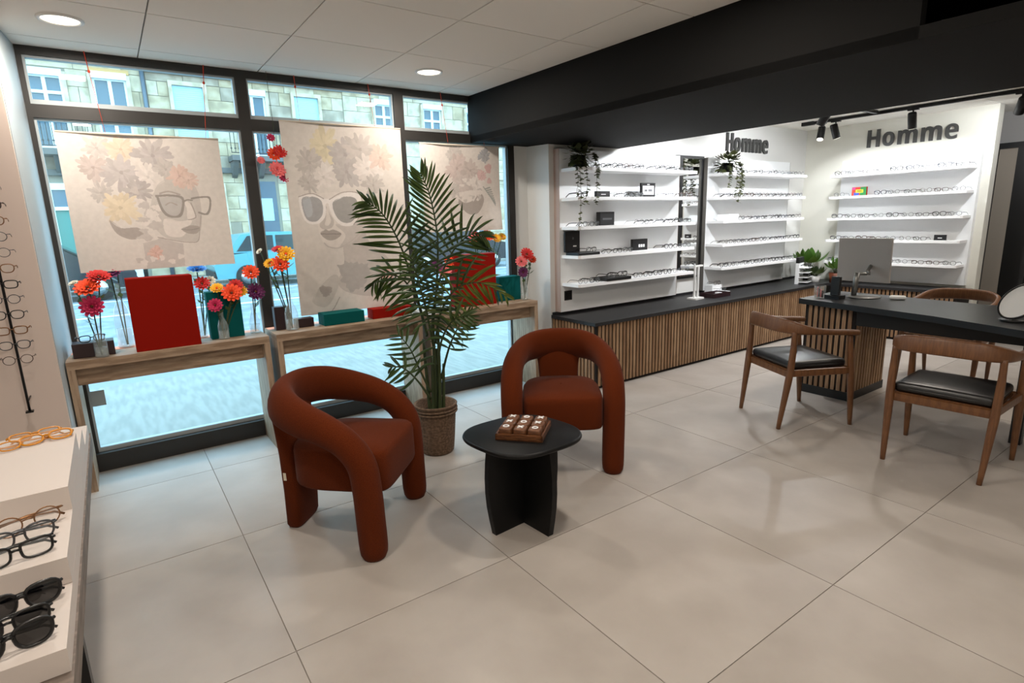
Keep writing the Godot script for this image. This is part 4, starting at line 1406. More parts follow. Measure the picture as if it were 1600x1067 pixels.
	glasses("dark spectacles on the lower step of the riser", Vector3(5.62, y + 0.0315, -3.82), Basis(), 0, "frame_a", "lens_clear", "spectacles on the riser", "eyeglasses", true)
	glasses("dark spectacles on the upper step of the riser", Vector3(5.62, y + 0.1015, -3.90), Basis(), 0, "frame_a", "lens_clear", "spectacles on the riser", "eyeglasses", true)
	var ws = thing("counter_display", "white display box with black header and spectacles on worktop corner", "display stand", Vector3(7.10, y, -3.70), 0.25)
	mi("body", bx(-0.11, 0.11, 0.0, 0.26, -0.06, -0.02), "panel_white", ws)
	mi("header", bx(-0.11, 0.11, 0.26, 0.33, -0.06, -0.02), "box_black", ws)
	for q in 4:
		mi("ledge", bx(-0.10, 0.10, 0.02 + q * 0.06, 0.026 + q * 0.06, -0.02, 0.085), "shelf_white", ws)
	for q in 4:
		glasses("%s spectacles from the bottom on the white counter display" % ORD[q], Vector3(7.10, y + 0.028 + q * 0.06, -3.70) + Basis(Vector3.UP, 0.25) * Vector3(0, 0, 0.078), Basis(Vector3.UP, 0.25), q % 4, "frame_a", "lens_clear", "spectacles on the counter display", "eyeglasses", true)
	leafy("leafy_plant", "bright green broad-leaved plant in the corner on the worktop", Vector3(7.47, y, -3.83), 15, 0.21, 0.36, 0.27, "leaf_bright", "metal_black", 0.13, 0.08)
	leafy("leafy_plant", "small dark leafy plant before the broad-leaved one on worktop", Vector3(7.34, y, -3.66), 14, 0.12, 0.12, 0.3, "leaf_dark", "white_plastic", 0.08, 0.06)
	leafy("leafy_plant", "green plant in a brown pot next to the monitor", Vector3(7.45, y, -3.46), 13, 0.15, 0.2, 0.18, "leaf_bright", "brick_pot", 0.12, 0.08)

# ================================================================ desk and wooden chairs
func build_desk():
	var t = thing("office_desk", "long black-topped desk with a wooden slatted pedestal", "desk", Vector3(4.66, 0, -2.0))
	var top = ST()
	prism(top, PackedVector2Array([Vector2(-0.025, -0.43), Vector2(-0.14, 0.10), Vector2(-0.26, 0.60), Vector2(-0.46, 1.11), Vector2(-0.58, 1.45), Vector2(0.50, 1.45), Vector2(0.52, 0.5), Vector2(0.60, 0.0), Vector2(0.62, -0.43)]), 0.752, 0.795)
	mi("desktop", top, "desk_black", t)
	mi("pedestal", bx(0.012, 0.60, 0.07, 0.752, -0.385, 0.012), "slat_back", t)
	mi("plinth", bx(0.0, 0.605, 0.0, 0.07, -0.39, 0.02), "frame_black", t)
	slats(t, Vector3(0.012, 0, -0.385), Vector3.BACK, Vector3.LEFT, 0.40, 0.0445, 0.027, 0.07, 0.752)
	slats(t, Vector3(0.0, 0, 0.012), Vector3.RIGHT, Vector3.BACK, 0.61, 0.047, 0.028, 0.07, 0.752)
	mi("apron", bx(-0.05, 0.46, 0.63, 0.752, 0.04, 1.44), "frame_black", t)
	mi("leg", bx(-0.10, -0.05, 0.0, 0.752, 1.04, 1.10), "frame_black", t)
	mi("leg", bx(0.40, 0.45, 0.0, 0.63, 1.38, 1.43), "frame_black", t)
	var y = 0.7955
	# monitor seen from behind
	var m = thing("computer_monitor", "grey back of a computer monitor on a chrome arm", "monitor", Vector3(5.03, y, -2.17), 0.0)
	var sc = ST()
	rbox(sc, Vector3.ZERO, Vector3(0.022, 0.37, 0.43), 0.006, 1)
	mi("back_shell", sc, "monitor_grey", m, Vector3(0.20, 0.285, -0.04), Basis(Vector3.UP, -0.06) * Basis(Vector3.BACK, 0.05))
	mi("screen", bx(0.0115, 0.013, -0.175, 0.175, -0.205, 0.205), "frame_black", m, Vector3(0.20, 0.285, -0.04), Basis(Vector3.UP, -0.06) * Basis(Vector3.BACK, 0.05))
	var ft = ST(true)
	lathe(ft, [Vector2(0.0, 0.0), Vector2(0.115, 0.0), Vector2(0.12, 0.006), Vector2(0.11, 0.012), Vector2(0.0, 0.014)], 28, Vector3(-0.02, 0, 0.08))
	mi("foot", ft, "steel", m)
	var ar = ST(true)
	tube(ar, [Vector3(-0.02, 0.012, 0.0), Vector3(-0.01, 0.12, 0.0), Vector3(-0.01, 0.20, 0.01)], 0.021, 0.021, 10)
	mi("column", ar, "steel", m)
	var a2 = ST(true)
	tube(a2, [Vector3(-0.01, 0.19, 0.01), Vector3(0.05, 0.185, 0.05), Vector3(0.19, 0.24, 0.02)], 0.014, 0.014, 8)
	mi("arm", a2, "steel", m)
	mi("arm_knob", bx(-0.012, 0.012, 0.0, 0.03, -0.012, 0.012), "steel", m, Vector3(0.06, 0.175, 0.06))
	var ms = thing("computer_mouse", "white computer mouse on the black desktop", "mouse", Vector3(5.05, y, -1.86), 0.4)
	var mb = ST(true)
	rbox(mb, Vector3(0, 0.016, 0), Vector3(0.062, 0.03, 0.11), 0.0148, 3)
	mi("shell", mb, "white_plastic", ms)
	mi("wheel", bx(-0.004, 0.004, 0.026, 0.034, 0.02, 0.034), "monitor_grey", ms)
	var pb = thing("card_terminal", "black upright card terminal standing on the desk's left end", "terminal", Vector3(4.80, y, -2.22), -0.1)
	var pbs = ST()
	rbox(pbs, Vector3(0, 0.095, 0), Vector3(0.03, 0.17, 0.075), 0.006, 1)
	mi("handset", pbs, "frame_black", pb)
	mi("cradle", bx(-0.05, 0.04, 0.0, 0.03, -0.06, 0.06), "metal_black", pb)
	var gl = thing("pen_pot", "clear glass pot of reddish cards at the desk's left corner", "pot", Vector3(4.78, y, -2.335), 0.0)
	var gs = ST(true)
	lathe(gs, [Vector2(0.0, 0.0), Vector2(0.042, 0.0), Vector2(0.044, 0.10), Vector2(0.042, 0.10)], 20)
	mi("glass", gs, "vase_glass", gl)
	for k in 4:
		mi("card", bx(-0.022, 0.022, 0.005, 0.085 - k * 0.008, -0.002, 0.002), "box_maroon" if k % 2 else "petal_pink", gl, Vector3(0, 0, -0.018 + k * 0.011), Basis(Vector3.UP, 0.4 + 0.2 * k))
	# small vanity mirror at the right end
	var v = thing("table_mirror", "tilted oval vanity mirror on the right end of desk", "mirror", Vector3(4.52, y, -1.02), 0.0)
	var vf = ST(true)
	lathe(vf, [Vector2(0.0, 0.0), Vector2(0.07, 0.0), Vector2(0.072, 0.008), Vector2(0.0, 0.014)], 24)
	mi("foot", vf, "metal_black", v)
	var vst = ST(true)
	tube(vst, [Vector3(0, 0.01, 0), Vector3(0.015, 0.06, 0.01), Vector3(0.02, 0.13, 0.01)], 0.008, null, 8)
	mi("stem", vst, "chrome", v)
	var vn = Vector3(-0.80, 0.57, -0.20).normalized()
	var vx = Vector3(0.45, 0.80, 0.40)
	vx = (vx - vn * vx.dot(vn)).normalized()
	var vb = Basis(vx, vn.cross(vx), vn)
	var bez = ST(true)
	var rp = []
	for k in 36:
		rp.append(Vector3(cos(TAU * k / 36.0) * 0.125, sin(TAU * k / 36.0) * 0.098, 0))
	tube(bez, rp, 0.006, 0.008, 8, true, Vector3.BACK)
	mi("bezel", bez, "metal_black", v, Vector3(0.0, 0.125, 0.02), vb)
	var vg = ST()
	for k in 36:
		tri(vg, Vector3(0, 0, 0.004), rp[k] + Vector3(0, 0, 0.002), rp[(k + 1) % 36] + Vector3(0, 0, 0.002))
		tri(vg, Vector3(0, 0, -0.004), rp[(k + 1) % 36] + Vector3(0, 0, -0.004), rp[k] + Vector3(0, 0, -0.004))
	mi("white_bright_face", vg, "white_plastic", v, Vector3(0.0, 0.125, 0.02), vb)  # plain white disc, the mirror's bright reflection put into its colour

func build_wood_chairs():
	# local: front is +z
	var t = thing("wooden_armchair", "walnut armchair with black leather seat at left before the desk", "chair", Vector3.ZERO, 0.0, "walnut armchairs at the desk")
	for sd in [-1.0, 1.0]:
		var b = ST(true)
		tube(b, smooth_path([Vector3(0.235 * sd, 0.0, -0.28), Vector3(0.243 * sd, 0.22, -0.252), Vector3(0.25 * sd, 0.42, -0.228), Vector3(0.252 * sd, 0.60, -0.218), Vector3(0.25 * sd, 0.70, -0.218)], 3), [0.013, 0.015, 0.017, 0.019, 0.021, 0.022, 0.022, 0.021, 0.020, 0.018, 0.017, 0.017, 0.017], null, 12, false, Vector3.BACK, 2.6)
		mi("leg", b, "walnut", t)
		var f = ST(true)
		tube(f, smooth_path([Vector3(0.275 * sd, 0.0, 0.255), Vector3(0.275 * sd, 0.2, 0.24), Vector3(0.275 * sd, 0.42, 0.22), Vector3(0.275 * sd, 0.66, 0.19)], 3), [0.013, 0.015, 0.017, 0.019, 0.021, 0.022, 0.021, 0.019, 0.017, 0.016], null, 12, false, Vector3.BACK, 2.6)
		mi("leg", f, "walnut", t)
		var r = ST()
		var p0 = Vector3(0.25 * sd, 0.405, -0.215)
		var p1 = Vector3(0.275 * sd, 0.405, 0.22)
		tube(r, [p0, p1], 0.011, 0.026, 8, false, Vector3.UP, 4.0)
		mi("seat_rail", r, "walnut", t)
	var fr = ST()
	tube(fr, [Vector3(-0.27, 0.405, 0.22), Vector3(0.27, 0.405, 0.22)], 0.011, 0.026, 8, false, Vector3.UP, 4.0)
	mi("seat_rail", fr, "walnut", t)
	var br = ST()
	tube(br, [Vector3(-0.25, 0.39, -0.215), Vector3(0.25, 0.39, -0.215)], 0.011, 0.026, 8, false, Vector3.UP, 4.0)
	mi("seat_rail", br, "walnut", t)
	mi("seat_board", bx(-0.24, 0.24, 0.405, 0.42, -0.205, 0.21), "walnut", t)
	# curved back and arms in one sweep
	var half = [Vector3(0.283, 0.672, 0.245), Vector3(0.283, 0.68, 0.16), Vector3(0.282, 0.69, 0.02), Vector3(0.276, 0.705, -0.11), Vector3(0.25, 0.722, -0.205), Vector3(0.175, 0.735, -0.265), Vector3(0.085, 0.74, -0.288), Vector3(0.0, 0.742, -0.295)]
	var ctrl = half.duplicate()
	for i in range(half.size() - 2, -1, -1):
		ctrl.append(Vector3(-half[i].x, half[i].y, half[i].z))
	var path = smooth_path(ctrl, 4)
	var rx = []
	var ry = []
	var n = path.size()
	for i in n:
		var e = minf(i, n - 1 - i) / (n * 0.5)
		rx.append(lerpf(0.024, 0.015, smoothstep(0.2, 0.75, e)))
		ry.append(lerpf(0.020, 0.050, smoothstep(0.25, 0.75, e)))
	var s = ST(true)
	tube(s, path, rx, ry, 14, false, Vector3.UP, 3.0)
	mi("back_and_arms", s, "walnut", t)
	var c = ST(true)
	rbox(c, Vector3(0, 0.452, 0.0), Vector3(0.485, 0.06, 0.43), 0.027, 4, Basis(), 0.014)
	mi("seat_cushion", c, "leather", t)
	var pp = ST(true)
	var ring = []
	for k in 48:
		var a = TAU * k / 48.0
		ring.append(Vector3(signf(cos(a)) * pow(absf(cos(a)), 0.28) * 0.242, 0.448, signf(sin(a)) * pow(absf(sin(a)), 0.28) * 0.214))
	tube(pp, ring, 0.004, null, 5, true)
	mi("piping", pp, "leather", t)
	var d1 = Vector2(0.9, 0.435)
	t.position = Vector3(4.04, 0, -2.10)
	t.rotation.y = atan2(d1.x, d1.y)
	dup(t, Vector3(3.985, 0, -1.125), PI / 2.0 + 0.06, "walnut armchair with black leather seat at right, seen from behind")
	dup(t, Vector3(5.86, 0, -1.74), -PI / 2.0, "walnut armchair behind the desk, only its back showing")

# ================================================================ left wall rod and stepped display
func build_left_display():
	var t = thing("spectacle_rod", "thin black vertical spectacle rod on the wall beside window", "display rod", Vector3(-0.45, 0, -3.73))
	var s = ST(true)
	tube(s, [Vector3(0, 0.61, 0), Vector3(0, 2.2, 0)], 0.006, null, 10)
	mi("rod", s, "metal_black", t)
	mi("end_plate", bx(-0.016, 0.016, 0.604, 0.612, -0.016, 0.016), "metal_black", t)
	for y in [0.66, 2.12]:
		var b = ST(true)
		tube(b, [Vector3(0, y, 0), Vector3(0, y, -0.13)], 0.004, null, 6)
		mi("bracket", b, "metal_black", t)
	var fm = ["frame_b", "frame_c", "frame_d", "frame_a", "frame_e", "frame_a", "frame_d", "frame_c", "frame_c", "frame_d", "frame_b", "frame_a", "frame_a", "frame_c"]
	for k in 14:
		var y = 0.885 + k * 0.0765
		glasses("%s spectacles from the bottom on the wall rod" % ORD[k], Vector3(-0.45, y - 0.02, -3.715), Basis(Vector3.UP, rng.randf_range(-0.04, 0.04)), [0, 2, 1, 2, 0, 1, 2, 0, 0, 2, 1, 0, 2, 1][k], fm[k], "lens_clear", "spectacles on the wall rod", "eyeglasses", true)
	# stepped white display on a grey wooden table
	var d = thing("stepped_display", "white stepped display plinth in the lower left corner", "display plinth", Vector3(-0.19, 0.605, -1.95))
	mi("top_step", bx(-0.62, 0.0, 0.126, 0.195, -0.54, 0.0), "display_white", d)
	mi("middle_step", bx(-0.62, 0.0, 0.056, 0.125, -0.82, 0.30), "display_white", d)
	mi("lower_step", bx(-0.62, 0.0, 0.0, 0.055, -1.12, 0.575), "display_white", d)
	var g = thing("display_table", "grey wooden table carrying the white stepped display", "table", Vector3(-0.185, 0, -1.95))
	mi("top", bx(-0.66, 0.0, 0.54, 0.605, -1.18, 0.95), "table_grey_wood", g)
	for q in [[-0.021, 0.36], [-0.45, -1.0], [-0.62, 0.90], [-0.62, -1.14]]:
		mi("leg", bx(q[0] - 0.02, q[0] + 0.02, 0.0, 0.54, q[1] - 0.02, q[1] + 0.02), "metal_black", g)
	# spectacles lying on the steps, arms to the right
	var L = Basis(Vector3.UP, PI / 2.0)
	var flat = Basis(Vector3.UP, 0.12) * Basis(Vector3.RIGHT, -PI / 2.0 + 0.25)
	folded("round rose-gold spectacles nearest the white riser", Vector3(-0.275, 0.732, -1.86), 0.35, 0, "frame_d", "lens_clear", "eyeglasses")
	folded("round dark spectacles in the middle of the white step", Vector3(-0.285, 0.732, -1.775), 0.32, 2, "frame_c", "lens_clear", "eyeglasses")
	folded("dark metal spectacles at the front of the white step", Vector3(-0.285, 0.732, -1.69), 0.30, 1, "frame_a", "lens_clear", "eyeglasses")
	folded("black sunglasses at the back of the lower white step", Vector3(-0.275, 0.662, -1.575), 0.30, 3, "frame_a", "lens_dark", "sunglasses")
	folded("slim black sunglasses in the middle of the lower step", Vector3(-0.29, 0.662, -1.49), 0.28, 1, "frame_a", "lens_dark", "sunglasses")
	folded("large black sunglasses at the front of the lower step", Vector3(-0.28, 0.662, -1.415), 0.30, 3, "frame_a", "lens_dark", "sunglasses")
	folded("yellow-framed spectacles on the top step, rightmost", Vector3(-0.265, 0.803, -2.43), 0.25, 3, "frame_y", "lens_clear", "eyeglasses", -1.2)
	folded("yellow-framed spectacles in the middle of the top step", Vector3(-0.40, 0.803, -2.40), 0.25, 2, "frame_y", "lens_clear", "eyeglasses", -1.2)
	folded("dark yellow spectacles lying behind the rightmost yellow pair", Vector3(-0.30, 0.803, -2.50), 0.3, 1, "frame_y", "lens_clear", "eyeglasses", -1.2)

func folded(label, at: Vector3, turn: float, style: int, mat: String, lens: String, called: String, tip = -0.15):
	# open spectacles standing on the rims with temple tips behind
	var t = thing(called, label, "glasses", at, turn - 0.1, "glasses on the stepped display")
	t.scale = Vector3.ONE * 1.15
	var s = spec_style(style)
	var lean = Basis(Vector3.RIGHT, tip)
	mi("frame", s.frame, mat, t, Vector3(0, 0.002, 0), lean)
	for k in 2:
		mi("lens", s.lens[k], lens, t, Vector3(0, 0.002, 0), lean)
		# temples folded across behind the front
		var f = ST(true)
		var sd = -1.0 if k == 0 else 1.0
		tube(f, [Vector3(0.066 * sd, 0.03, -0.008 - 0.006 * k), Vector3(0.0, 0.03, -0.012 - 0.006 * k), Vector3(-0.05 * sd, 0.022, -0.014 - 0.006 * k), Vector3(-0.068 * sd, 0.008, -0.016 - 0.006 * k)], 0.0018, 0.0028, 5)
		mi("temple", f, mat, t, Vector3(0, 0.002, 0), Basis(Vector3.RIGHT, tip + 0.15))

# ================================================================ hanging banners with printed portraits
func fill_poly(im: Image, pts: Array, col: Color):
	var W = im.get_width()
	var H = im.get_height()
	var p = []
	var y0 = 1e9
	var y1 = -1e9
	for q in pts:
		var v = Vector2(q[0] * W, q[1] * H)
		p.append(v)
		y0 = minf(y0, v.y)
		y1 = maxf(y1, v.y)
	for y in range(maxi(0, int(y0)), mini(H - 1, int(y1)) + 1):
		var xs = []
		for i in p.size():
			var a = p[i]
			var b = p[(i + 1) % p.size()]
			if (a.y <= y and b.y > y) or (b.y <= y and a.y > y):
				xs.append(a.x + (y - a.y) / (b.y - a.y) * (b.x - a.x))
		xs.sort()
		for k in range(0, xs.size() - 1, 2):
			var x0 = maxi(0, int(round(xs[k])))
			var x1 = mini(W, int(round(xs[k + 1])))
			if x1 > x0:
				im.fill_rect(Rect2i(x0, y, x1 - x0, 1), col)

func curve_pts(pts: Array, n = 5) -> Array:
	var c = []
	for q in pts:
		c.append(Vector3(q[0], q[1], 0))
	c.append(c[0])
	c.append(c[1])
	var o = []
	for v in smooth_path(c, n):
		o.append([v.x, v.y])
	return o

func blob(im, cx, cy, rx, ry, col, wob = 0.0, seed_ = 0, petals = 0):
	var pts = []
	var r = RandomNumberGenerator.new()
	r.seed = seed_ + 5
	var ph = r.randf() * TAU
	for k in 40:
		var a = TAU * k / 40.0
		var m = 1.0 + wob * (sin(a * 3.0 + ph) * 0.5 + r.randf_range(-0.5, 0.5))
		if petals > 0:
			m *= 0.82 + 0.18 * absf(cos(a * petals * 0.5 + ph))
		pts.append([cx + cos(a) * rx * m, cy + sin(a) * ry * m])
	fill_poly(im, pts, col)

func stroke(im, pts: Array, w: float, col: Color):
	var W = im.get_width()
	var H = im.get_height()
	var c = []
	for q in pts:
		c.append(Vector3(q[0] * W, q[1] * H, 0))
	var sp = smooth_path(c, 12)
	for i in sp.size() - 1:
		for k in 6:
			var v = sp[i].lerp(sp[i + 1], k / 6.0)
			var ww = maxi(1, int(w * W))
			im.fill_rect(Rect2i(int(v.x - ww / 2.0), int(v.y - ww / 2.0), ww, ww), col)

func flower_print(im, cx, cy, r, col: Color, asp: float, seed_):
	# overlapping petals in close tones
	var g = RandomNumberGenerator.new()
	g.seed = seed_ * 31 + 7
	for ring in 2:
		var n = 17 - ring * 4
		var rr = r * (1.0 - 0.42 * ring)
		var ph = g.randf() * TAU
		for k in n:
			var a = ph + TAU * k / n + g.randf_range(-0.12, 0.12)
			var l = rr * g.randf_range(0.7, 1.15)
			var w = rr * g.randf_range(0.14, 0.22)
			var v = g.randf_range(-0.05, 0.05)
			var c = col.lightened(v) if v > 0.0 else col.darkened(-v)
			var pts = []
			for q in 12:
				var b = TAU * q / 12.0
				var u = l * (0.5 + 0.5 * cos(b))
				var s = w * sin(b) * (0.55 + 0.45 * u / l)
				pts.append([cx + cos(a) * u - sin(a) * s, cy + (sin(a) * u + cos(a) * s) * asp])
			fill_poly(im, pts, c)
	blob(im, cx, cy, r * 0.10, r * 0.10 * asp, col.darkened(0.09), 0.3, seed_ + 2)

const PAPER := Color(0.805, 0.755, 0.69)
const INK := Color(0.64, 0.59, 0.535)
const INK2 := Color(0.73, 0.68, 0.62)
const PALE := Color(0.825, 0.77, 0.705)

func speckle(im: Image, seed_):
	# fabric weave and slight mottling of the cloth
	var n = noise_img(seed_, 0.05, im.get_width(), im.get_height(), 3)
	for y in im.get_height():
		for x in im.get_width():
			var c = im.get_pixel(x, y)
			var v = 1.0 + (n.get_pixel(x, y).r - 0.5) * 0.05
			im.set_pixel(x, y, Color(c.r * v * 0.99, c.g * v * 1.015, c.b * v * 1.07))

func art_left() -> Image:
	var im = Image.create(420, 400, true, Image.FORMAT_RGB8)
	im.fill(PAPER)
	var A = 420.0 / 400.0
	# flower hair
	for a in [[0.22, 0.10, 0.09, INK2], [0.36, 0.10, 0.10, Color(0.80, 0.71, 0.60)], [0.55, 0.14, 0.13, Color(0.70, 0.65, 0.60)], [0.18, 0.24, 0.10, Color(0.72, 0.65, 0.59)], [0.34, 0.27, 0.13, Color(0.71, 0.66, 0.61)], [0.50, 0.30, 0.10, PALE], [0.62, 0.24, 0.09, INK2], [0.20, 0.42, 0.08, INK2], [0.42, 0.40, 0.10, Color(0.69, 0.64, 0.59)]]:
		flower_print(im, a[0], a[1], a[2], a[3], A, int(a[0] * 100))
	# face
	fill_poly(im, curve_pts([[0.55, 0.36], [0.66, 0.30], [0.78, 0.34], [0.815, 0.44], [0.81, 0.55], [0.80, 0.66], [0.775, 0.76], [0.755, 0.81], [0.70, 0.805], [0.58, 0.78], [0.50, 0.70], [0.48, 0.55]]), Color(0.745, 0.695, 0.635))
	fill_poly(im, curve_pts([[0.56, 0.62], [0.66, 0.64], [0.74, 0.63], [0.72, 0.68], [0.66, 0.76], [0.56, 0.74]]), PALE)
	fill_poly(im, curve_pts([[0.70, 0.46], [0.745, 0.50], [0.775, 0.60], [0.755, 0.63], [0.715, 0.62], [0.72, 0.54]]), PALE)
	fill_poly(im, curve_pts([[0.77, 0.36], [0.815, 0.42], [0.815, 0.60], [0.79, 0.72], [0.765, 0.66], [0.785, 0.55], [0.765, 0.46]]), INK2)
	# neck
	fill_poly(im, [[0.40, 0.80], [0.52, 0.77], [0.66, 0.815], [0.65, 0.99], [0.56, 1.0], [0.40, 1.0]], INK2)
	flower_print(im, 0.80 * 0.88, 0.29, 0.09, Color(0.80, 0.68, 0.60), A, 41)
	flower_print(im, 0.76, 0.32, 0.07, Color(0.80, 0.69, 0.61), A, 42)
	flower_print(im, 0.30, 0.53, 0.125, Color(0.82, 0.74, 0.61), A, 43)
	fill_poly(im, curve_pts([[0.22, 0.62], [0.28, 0.68], [0.38, 0.68], [0.42, 0.73], [0.34, 0.77], [0.25, 0.72]]), INK)
	for k in 24:
		var r = RandomNumberGenerator.new()
		r.seed = 300 + k
		blob(im, r.randf_range(0.38, 0.53), r.randf_range(0.40, 0.78), r.randf_range(0.015, 0.04), r.randf_range(0.012, 0.035), [INK2, PALE, INK2][k % 3], 0.4, k)
	flower_print(im, 0.47, 0.88, 0.06, Color(0.80, 0.65, 0.57), A, 44)
	for k in 10:
		blob(im, 0.36 + 0.03 * k, 0.93 + 0.02 * sin(k * 2.0), 0.022, 0.02, [INK2, PALE][k % 2], 0.4, 60 + k)
	# glasses, eye, nose, mouth, jaw
	var dk = Color(0.575, 0.53, 0.48)
	fill_poly(im, curve_pts([[0.545, 0.46], [0.62, 0.445], [0.70, 0.47], [0.69, 0.55], [0.66, 0.60], [0.59, 0.595], [0.555, 0.54]]), Color(0.70, 0.66, 0.61))
	stroke(im, [[0.535, 0.445], [0.62, 0.44], [0.70, 0.46], [0.695, 0.54], [0.665, 0.60], [0.60, 0.60], [0.56, 0.55], [0.54, 0.45]], 0.015, dk)
	stroke(im, [[0.70, 0.49], [0.735, 0.475], [0.765, 0.48]], 0.010, dk)
	stroke(im, [[0.765, 0.465], [0.82, 0.455], [0.885, 0.46], [0.88, 0.54], [0.85, 0.59], [0.80, 0.575]], 0.012, dk)
	stroke(im, [[0.585, 0.515], [0.62, 0.495], [0.66, 0.515]], 0.008, INK)
	stroke(im, [[0.56, 0.425], [0.62, 0.41], [0.69, 0.435]], 0.010, INK)
	stroke(im, [[0.755, 0.50], [0.775, 0.60], [0.755, 0.625], [0.72, 0.63]], 0.008, INK)
	fill_poly(im, curve_pts([[0.665, 0.70], [0.72, 0.675], [0.775, 0.68], [0.79, 0.70], [0.76, 0.74], [0.70, 0.735]]), INK)
	stroke(im, [[0.665, 0.705], [0.72, 0.712], [0.785, 0.70]], 0.005, dk)
	stroke(im, [[0.50, 0.76], [0.60, 0.79], [0.70, 0.81], [0.765, 0.80], [0.79, 0.70], [0.81, 0.60]], 0.006, INK)
	speckle(im, 91)
	im.generate_mipmaps()
	return im

func art_middle() -> Image:
	var im = Image.create(340, 520, true, Image.FORMAT_RGB8)
	im.fill(PAPER)
	var A = 340.0 / 520.0
	for a in [[0.34, 0.11, 0.16, Color(0.80, 0.735, 0.60)], [0.20, 0.20, 0.12, INK2], [0.50, 0.15, 0.16, Color(0.70, 0.655, 0.605)], [0.63, 0.12, 0.14, INK2], [0.50, 0.24, 0.14, Color(0.695, 0.65, 0.60)], [0.30, 0.27, 0.12, PALE], [0.68, 0.22, 0.14, PALE], [0.17, 0.30, 0.09, INK2], [0.80, 0.16, 0.12, Color(0.80, 0.70, 0.62)], [0.72, 0.31, 0.10, INK2]]:
		flower_print(im, a[0], a[1], a[2], a[3], A, int(a[0] * 77))
	# face and neck
	fill_poly(im, curve_pts([[0.18, 0.40], [0.24, 0.36], [0.42, 0.35], [0.58, 0.38], [0.60, 0.52], [0.50, 0.60], [0.34, 0.645], [0.26, 0.63], [0.22, 0.58], [0.21, 0.52]]), PALE)
	fill_poly(im, curve_pts([[0.42, 0.62], [0.58, 0.54], [0.66, 0.64], [0.80, 0.72], [0.84, 0.86], [0.66, 0.93], [0.42, 0.90], [0.33, 0.84], [0.40, 0.74]]), INK2)
	fill_poly(im, curve_pts([[0.10, 0.93], [0.16, 0.86], [0.30, 0.79], [0.34, 0.84], [0.22, 0.96]]), Color(0.745, 0.695, 0.635))
	blob(im, 0.48, 0.80, 0.14, 0.08, Color(0.66, 0.62, 0.57), 0.3, 3)
	blob(im, 0.78, 0.82, 0.05, 0.035, Color(0.80, 0.62, 0.56), 0.2, 9)
	blob(im, 0.22, 0.875, 0.05, 0.03, INK, 0.3, 10)
	stroke(im, [[0.33, 0.92], [0.28, 0.97], [0.24, 1.0]], 0.008, INK)
	# cheek and jaw shade, nose
	fill_poly(im, curve_pts([[0.36, 0.52], [0.50, 0.53], [0.60, 0.47], [0.62, 0.54], [0.52, 0.61], [0.38, 0.645], [0.44, 0.58]]), Color(0.755, 0.705, 0.645))
	fill_poly(im, curve_pts([[0.29, 0.42], [0.25, 0.49], [0.225, 0.525], [0.26, 0.545], [0.33, 0.535], [0.35, 0.50], [0.32, 0.46]]), INK2)
	fill_poly(im, curve_pts([[0.30, 0.43], [0.285, 0.49], [0.27, 0.52], [0.30, 0.525], [0.325, 0.50], [0.315, 0.46]]), PALE)
	# sunglasses: pale rims, grey lenses
	var rim = Color(0.875, 0.83, 0.77)
	fill_poly(im, curve_pts([[0.085, 0.375], [0.19, 0.36], [0.285, 0.385], [0.285, 0.47], [0.21, 0.515], [0.11, 0.495]]), rim)
	fill_poly(im, curve_pts([[0.33, 0.39], [0.46, 0.352], [0.60, 0.365], [0.595, 0.46], [0.52, 0.525], [0.41, 0.525], [0.34, 0.47]]), rim)
	stroke(im, [[0.28, 0.405], [0.31, 0.395], [0.34, 0.405]], 0.03, rim)
	fill_poly(im, curve_pts([[0.105, 0.385], [0.19, 0.372], [0.262, 0.395], [0.262, 0.462], [0.20, 0.502], [0.122, 0.484]]), Color(0.63, 0.605, 0.57))
	fill_poly(im, curve_pts([[0.112, 0.39], [0.17, 0.378], [0.18, 0.46], [0.13, 0.475]]), Color(0.675, 0.665, 0.64))
	fill_poly(im, curve_pts([[0.36, 0.40], [0.46, 0.372], [0.56, 0.385], [0.56, 0.455], [0.505, 0.508], [0.42, 0.508], [0.365, 0.463]]), Color(0.615, 0.585, 0.545))
	stroke(im, [[0.085, 0.375], [0.19, 0.358], [0.285, 0.385]], 0.006, INK)
	stroke(im, [[0.33, 0.39], [0.46, 0.35], [0.60, 0.363], [0.598, 0.46], [0.52, 0.527]], 0.006, INK)
	# lips and chin
	fill_poly(im, curve_pts([[0.225, 0.565], [0.27, 0.545], [0.30, 0.553], [0.34, 0.548], [0.405, 0.572], [0.35, 0.60], [0.28, 0.602]]), INK)
	stroke(im, [[0.23, 0.57], [0.30, 0.572], [0.40, 0.574]], 0.007, Color(0.53, 0.485, 0.44))
	stroke(im, [[0.25, 0.62], [0.29, 0.642], [0.38, 0.648], [0.50, 0.61], [0.60, 0.55]], 0.010, INK2)
	speckle(im, 92)
	im.generate_mipmaps()
	return im

